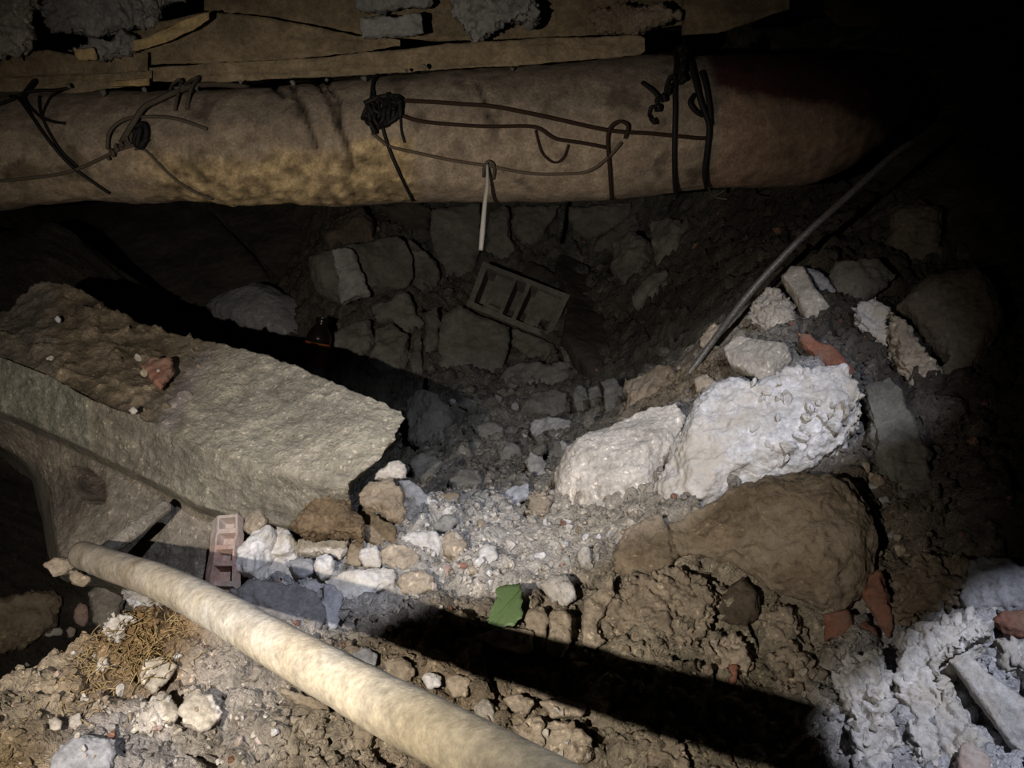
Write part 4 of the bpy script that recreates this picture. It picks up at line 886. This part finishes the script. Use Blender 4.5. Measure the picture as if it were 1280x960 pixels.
ZP = [
 ([(540,690),(600,640),(700,650),(780,660),(770,700),(660,740),(560,735)], 45, (3.5,9), ['white','pale','pale','white','tan'], 'pebble in the dusty gravel slope above the leaf', 'pale pebbles above the leaf'),
 ([(545,700),(580,690),(610,710),(615,750),(570,770),(530,755)], 18, (4,9), ['brick','white','claypink','tan','white'], 'pebble in the strip beside the leaf', 'mixed pebbles beside the leaf'),
 ([(60,372),(130,388),(240,432),(280,455),(200,520),(110,490),(40,430)], 20, (2.5,7), ['tan','pale','brown','brown','dark'], 'crumb in the mud on top of the concrete slab', 'crumbs on the slab'),
 ([(20,830),(150,800),(300,800),(330,860),(400,900),(400,955),(20,955)], 78, (2.5,8), ['pale','tan','white','pale','claypink'], 'small pebble in the near soil on the near side of the pole', 'pebbles in the near soil'),
 ([(430,810),(520,850),(600,860),(760,900),(780,955),(720,955),(600,900),(480,850)], 22, (5,12), ['tan','brown','tan','pale'], 'small clod between the pole and the shadow band', 'clods between pole and shadow band'),
 ([(760,810),(880,800),(960,800),(1030,830),(1040,900),(960,880),(850,840)], 30, (4,11), ['tan','tan','brown','pale'], 'small clod in the loose rubble under the tan boulder', 'clods under the tan boulder'),
 ([(560,500),(650,470),(720,540),(690,590),(620,600),(580,560)], 18, (5,13), ['cavity','cavity','grey','cavitydark'], 'small stone in the bottom of the pit', 'small stones in the pit bottom'),
 ([(930,480),(1000,480),(1070,500),(1040,560),(980,585),(940,540)], 42, (5,14), ['white','white','white','pale'], 'plaster crumb on the shoulder of the white boulder', 'plaster crumbs on the white boulder'),
 ([(1060,560),(1090,560),(1130,680),(1150,720),(1100,700)], 14, (5,12), ['tan','brown','grey'], 'clod in the crevice beside the large brown boulder', 'clods beside the brown boulder'),
 ([(1050,830),(1110,820),(1130,900),(1120,950),(1060,940)], 12, (4,10), ['white','white','pale'], 'crumb on the split plaster heap', 'crumbs on the split plaster heap'),
]
for poly, cnt, (s0, s1), mats, lb, gp in ZP:
    pa = np.array(poly); n = 0; tries = 0
    while n < cnt and tries < 4000:
        tries += 1
        u = rng.uniform(pa[:, 0].min(), pa[:, 0].max()); v_ = rng.uniform(pa[:, 1].min(), pa[:, 1].max())
        if not inside((u, v_), poly): continue
        loc, nn, _, ds = see(u, v_)
        if loc is None or ds > 4.5: continue
        s = (s0+(s1-s0)*rng.random()**2)*np.dot(np.array(loc)-CAM, FWD)/F
        o = bpy.data.objects.new('pebble', peb(int(rng.integers(0, 8)), mats[int(rng.integers(0, len(mats)))])); C.objects.link(o)
        o.location = loc+nn*s*.25; o.scale = (s*rng.uniform(.8, 1.2), s*rng.uniform(.8, 1.2), s*rng.uniform(.6, 1)); o.rotation_euler = rng.uniform(0, 6.28, 3)
        tag(o, {'white':'chalk-white','dark':'dark brown','pale':'pale cream','tan':'tan','brown':'brown','brick':'brick-red','claypink':'dusty pink','cavity':'dull grey','grey':'light grey','cavitydark':'blackish','blue':'bluish'}[o.data.materials[0].name]+' '+lb, 'pebble', gp); n += 1
# gravel
ib = bmesh.new(); bmesh.ops.create_icosphere(ib, subdivisions=1, radius=1); iv = np.array([v.co[:] for v in ib.verts]); jf = [tuple(v.index for v in f.verts) for f in ib.faces]; ib.free()
def scatter(name, n, region, smin, smax, mat, label, colfn=None, power=3):
    V = []; Fc = []; cols = []; k = 0; cnt = 0
    (x0, x1), (y0, y1) = region
    for _ in range(n):
        x = rng.uniform(x0, x1); y = rng.uniform(y0, y1)
        h0 = float(Hs(x, y)[0])
        loc, nn, fi, _ = tree.ray_cast(Vector((x, y, h0+.16)), Vector((0, 0, -1)))
        if loc is None or fi >= NGROUND: continue
        s = smin+(smax-smin)*rng.random()**power
        q = iv*(1+.35*rng.uniform(-1, 1, (12, 1)))*rng.uniform(.6, 1.2, 3)
        a = rng.uniform(0, 6.28); ca, sa = math.cos(a), math.sin(a)
        q = q@np.array([[ca, sa, 0], [-sa, ca, 0], [0, 0, 1]])
        V.append(q*s+np.array(loc)+np.array(nn)*s*.3); Fc += [tuple(i+k for i in f) for f in jf]; k += 12
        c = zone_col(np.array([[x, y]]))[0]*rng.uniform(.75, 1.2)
        if rng.random() < .02: c = np.array([.30, .16, .11])
        cols.append(np.tile(c, (12, 1)))
    o = link(name, np.concatenate(V), Fc, mat, origin=np.zeros(3), smooth=False); set_col(o, np.clip(np.concatenate(cols), .02, .85))
    o['kind'] = 'stuff'; o['label'] = label; o['category'] = 'gravel'; return o
scatter('gravel', 15000, ((-.75, 1.0), (.35, 1.5)), .0018, .009, 'ground', 'loose gravel and crumbs strewn over the near rubble and ridge')
scatter('pit_gravel', 1100, ((-.9, .9), (1.5, 3.4)), .004, .022, 'ground', 'loose broken crumbs strewn over the floor of the dark pit')
# dry fibres in the soil
V = []; Fc = []; k = 0
for _ in range(420):
    u = rng.normal(165, 42); v_ = rng.normal(815, 26)-(u-165)*.45
    loc, nn, _, ds = see(u, v_)
    if loc is None or ds > 2: continue
    d = rng.normal(size=3); d[2] = abs(d[2])*.4; d = norm(d); L_ = rng.uniform(.008, .026); p0 = np.array(loc)+np.array(nn)*.001
    v, f = tube_mesh([p0, p0+d*L_*.5+np.array([0, 0, .003]), p0+d*L_+rng.normal(size=3)*.004], .0007, 3, 2)
    V.append(v); Fc += [tuple(i+k for i in x) for x in f]; k += len(v)
o = link('straw_fibre', np.concatenate(V), Fc, 'straw', origin=np.zeros(3)); o['kind'] = 'stuff'; o['label'] = 'dry ochre root fibres matted in the soil near the pole'; o['category'] = 'straw'
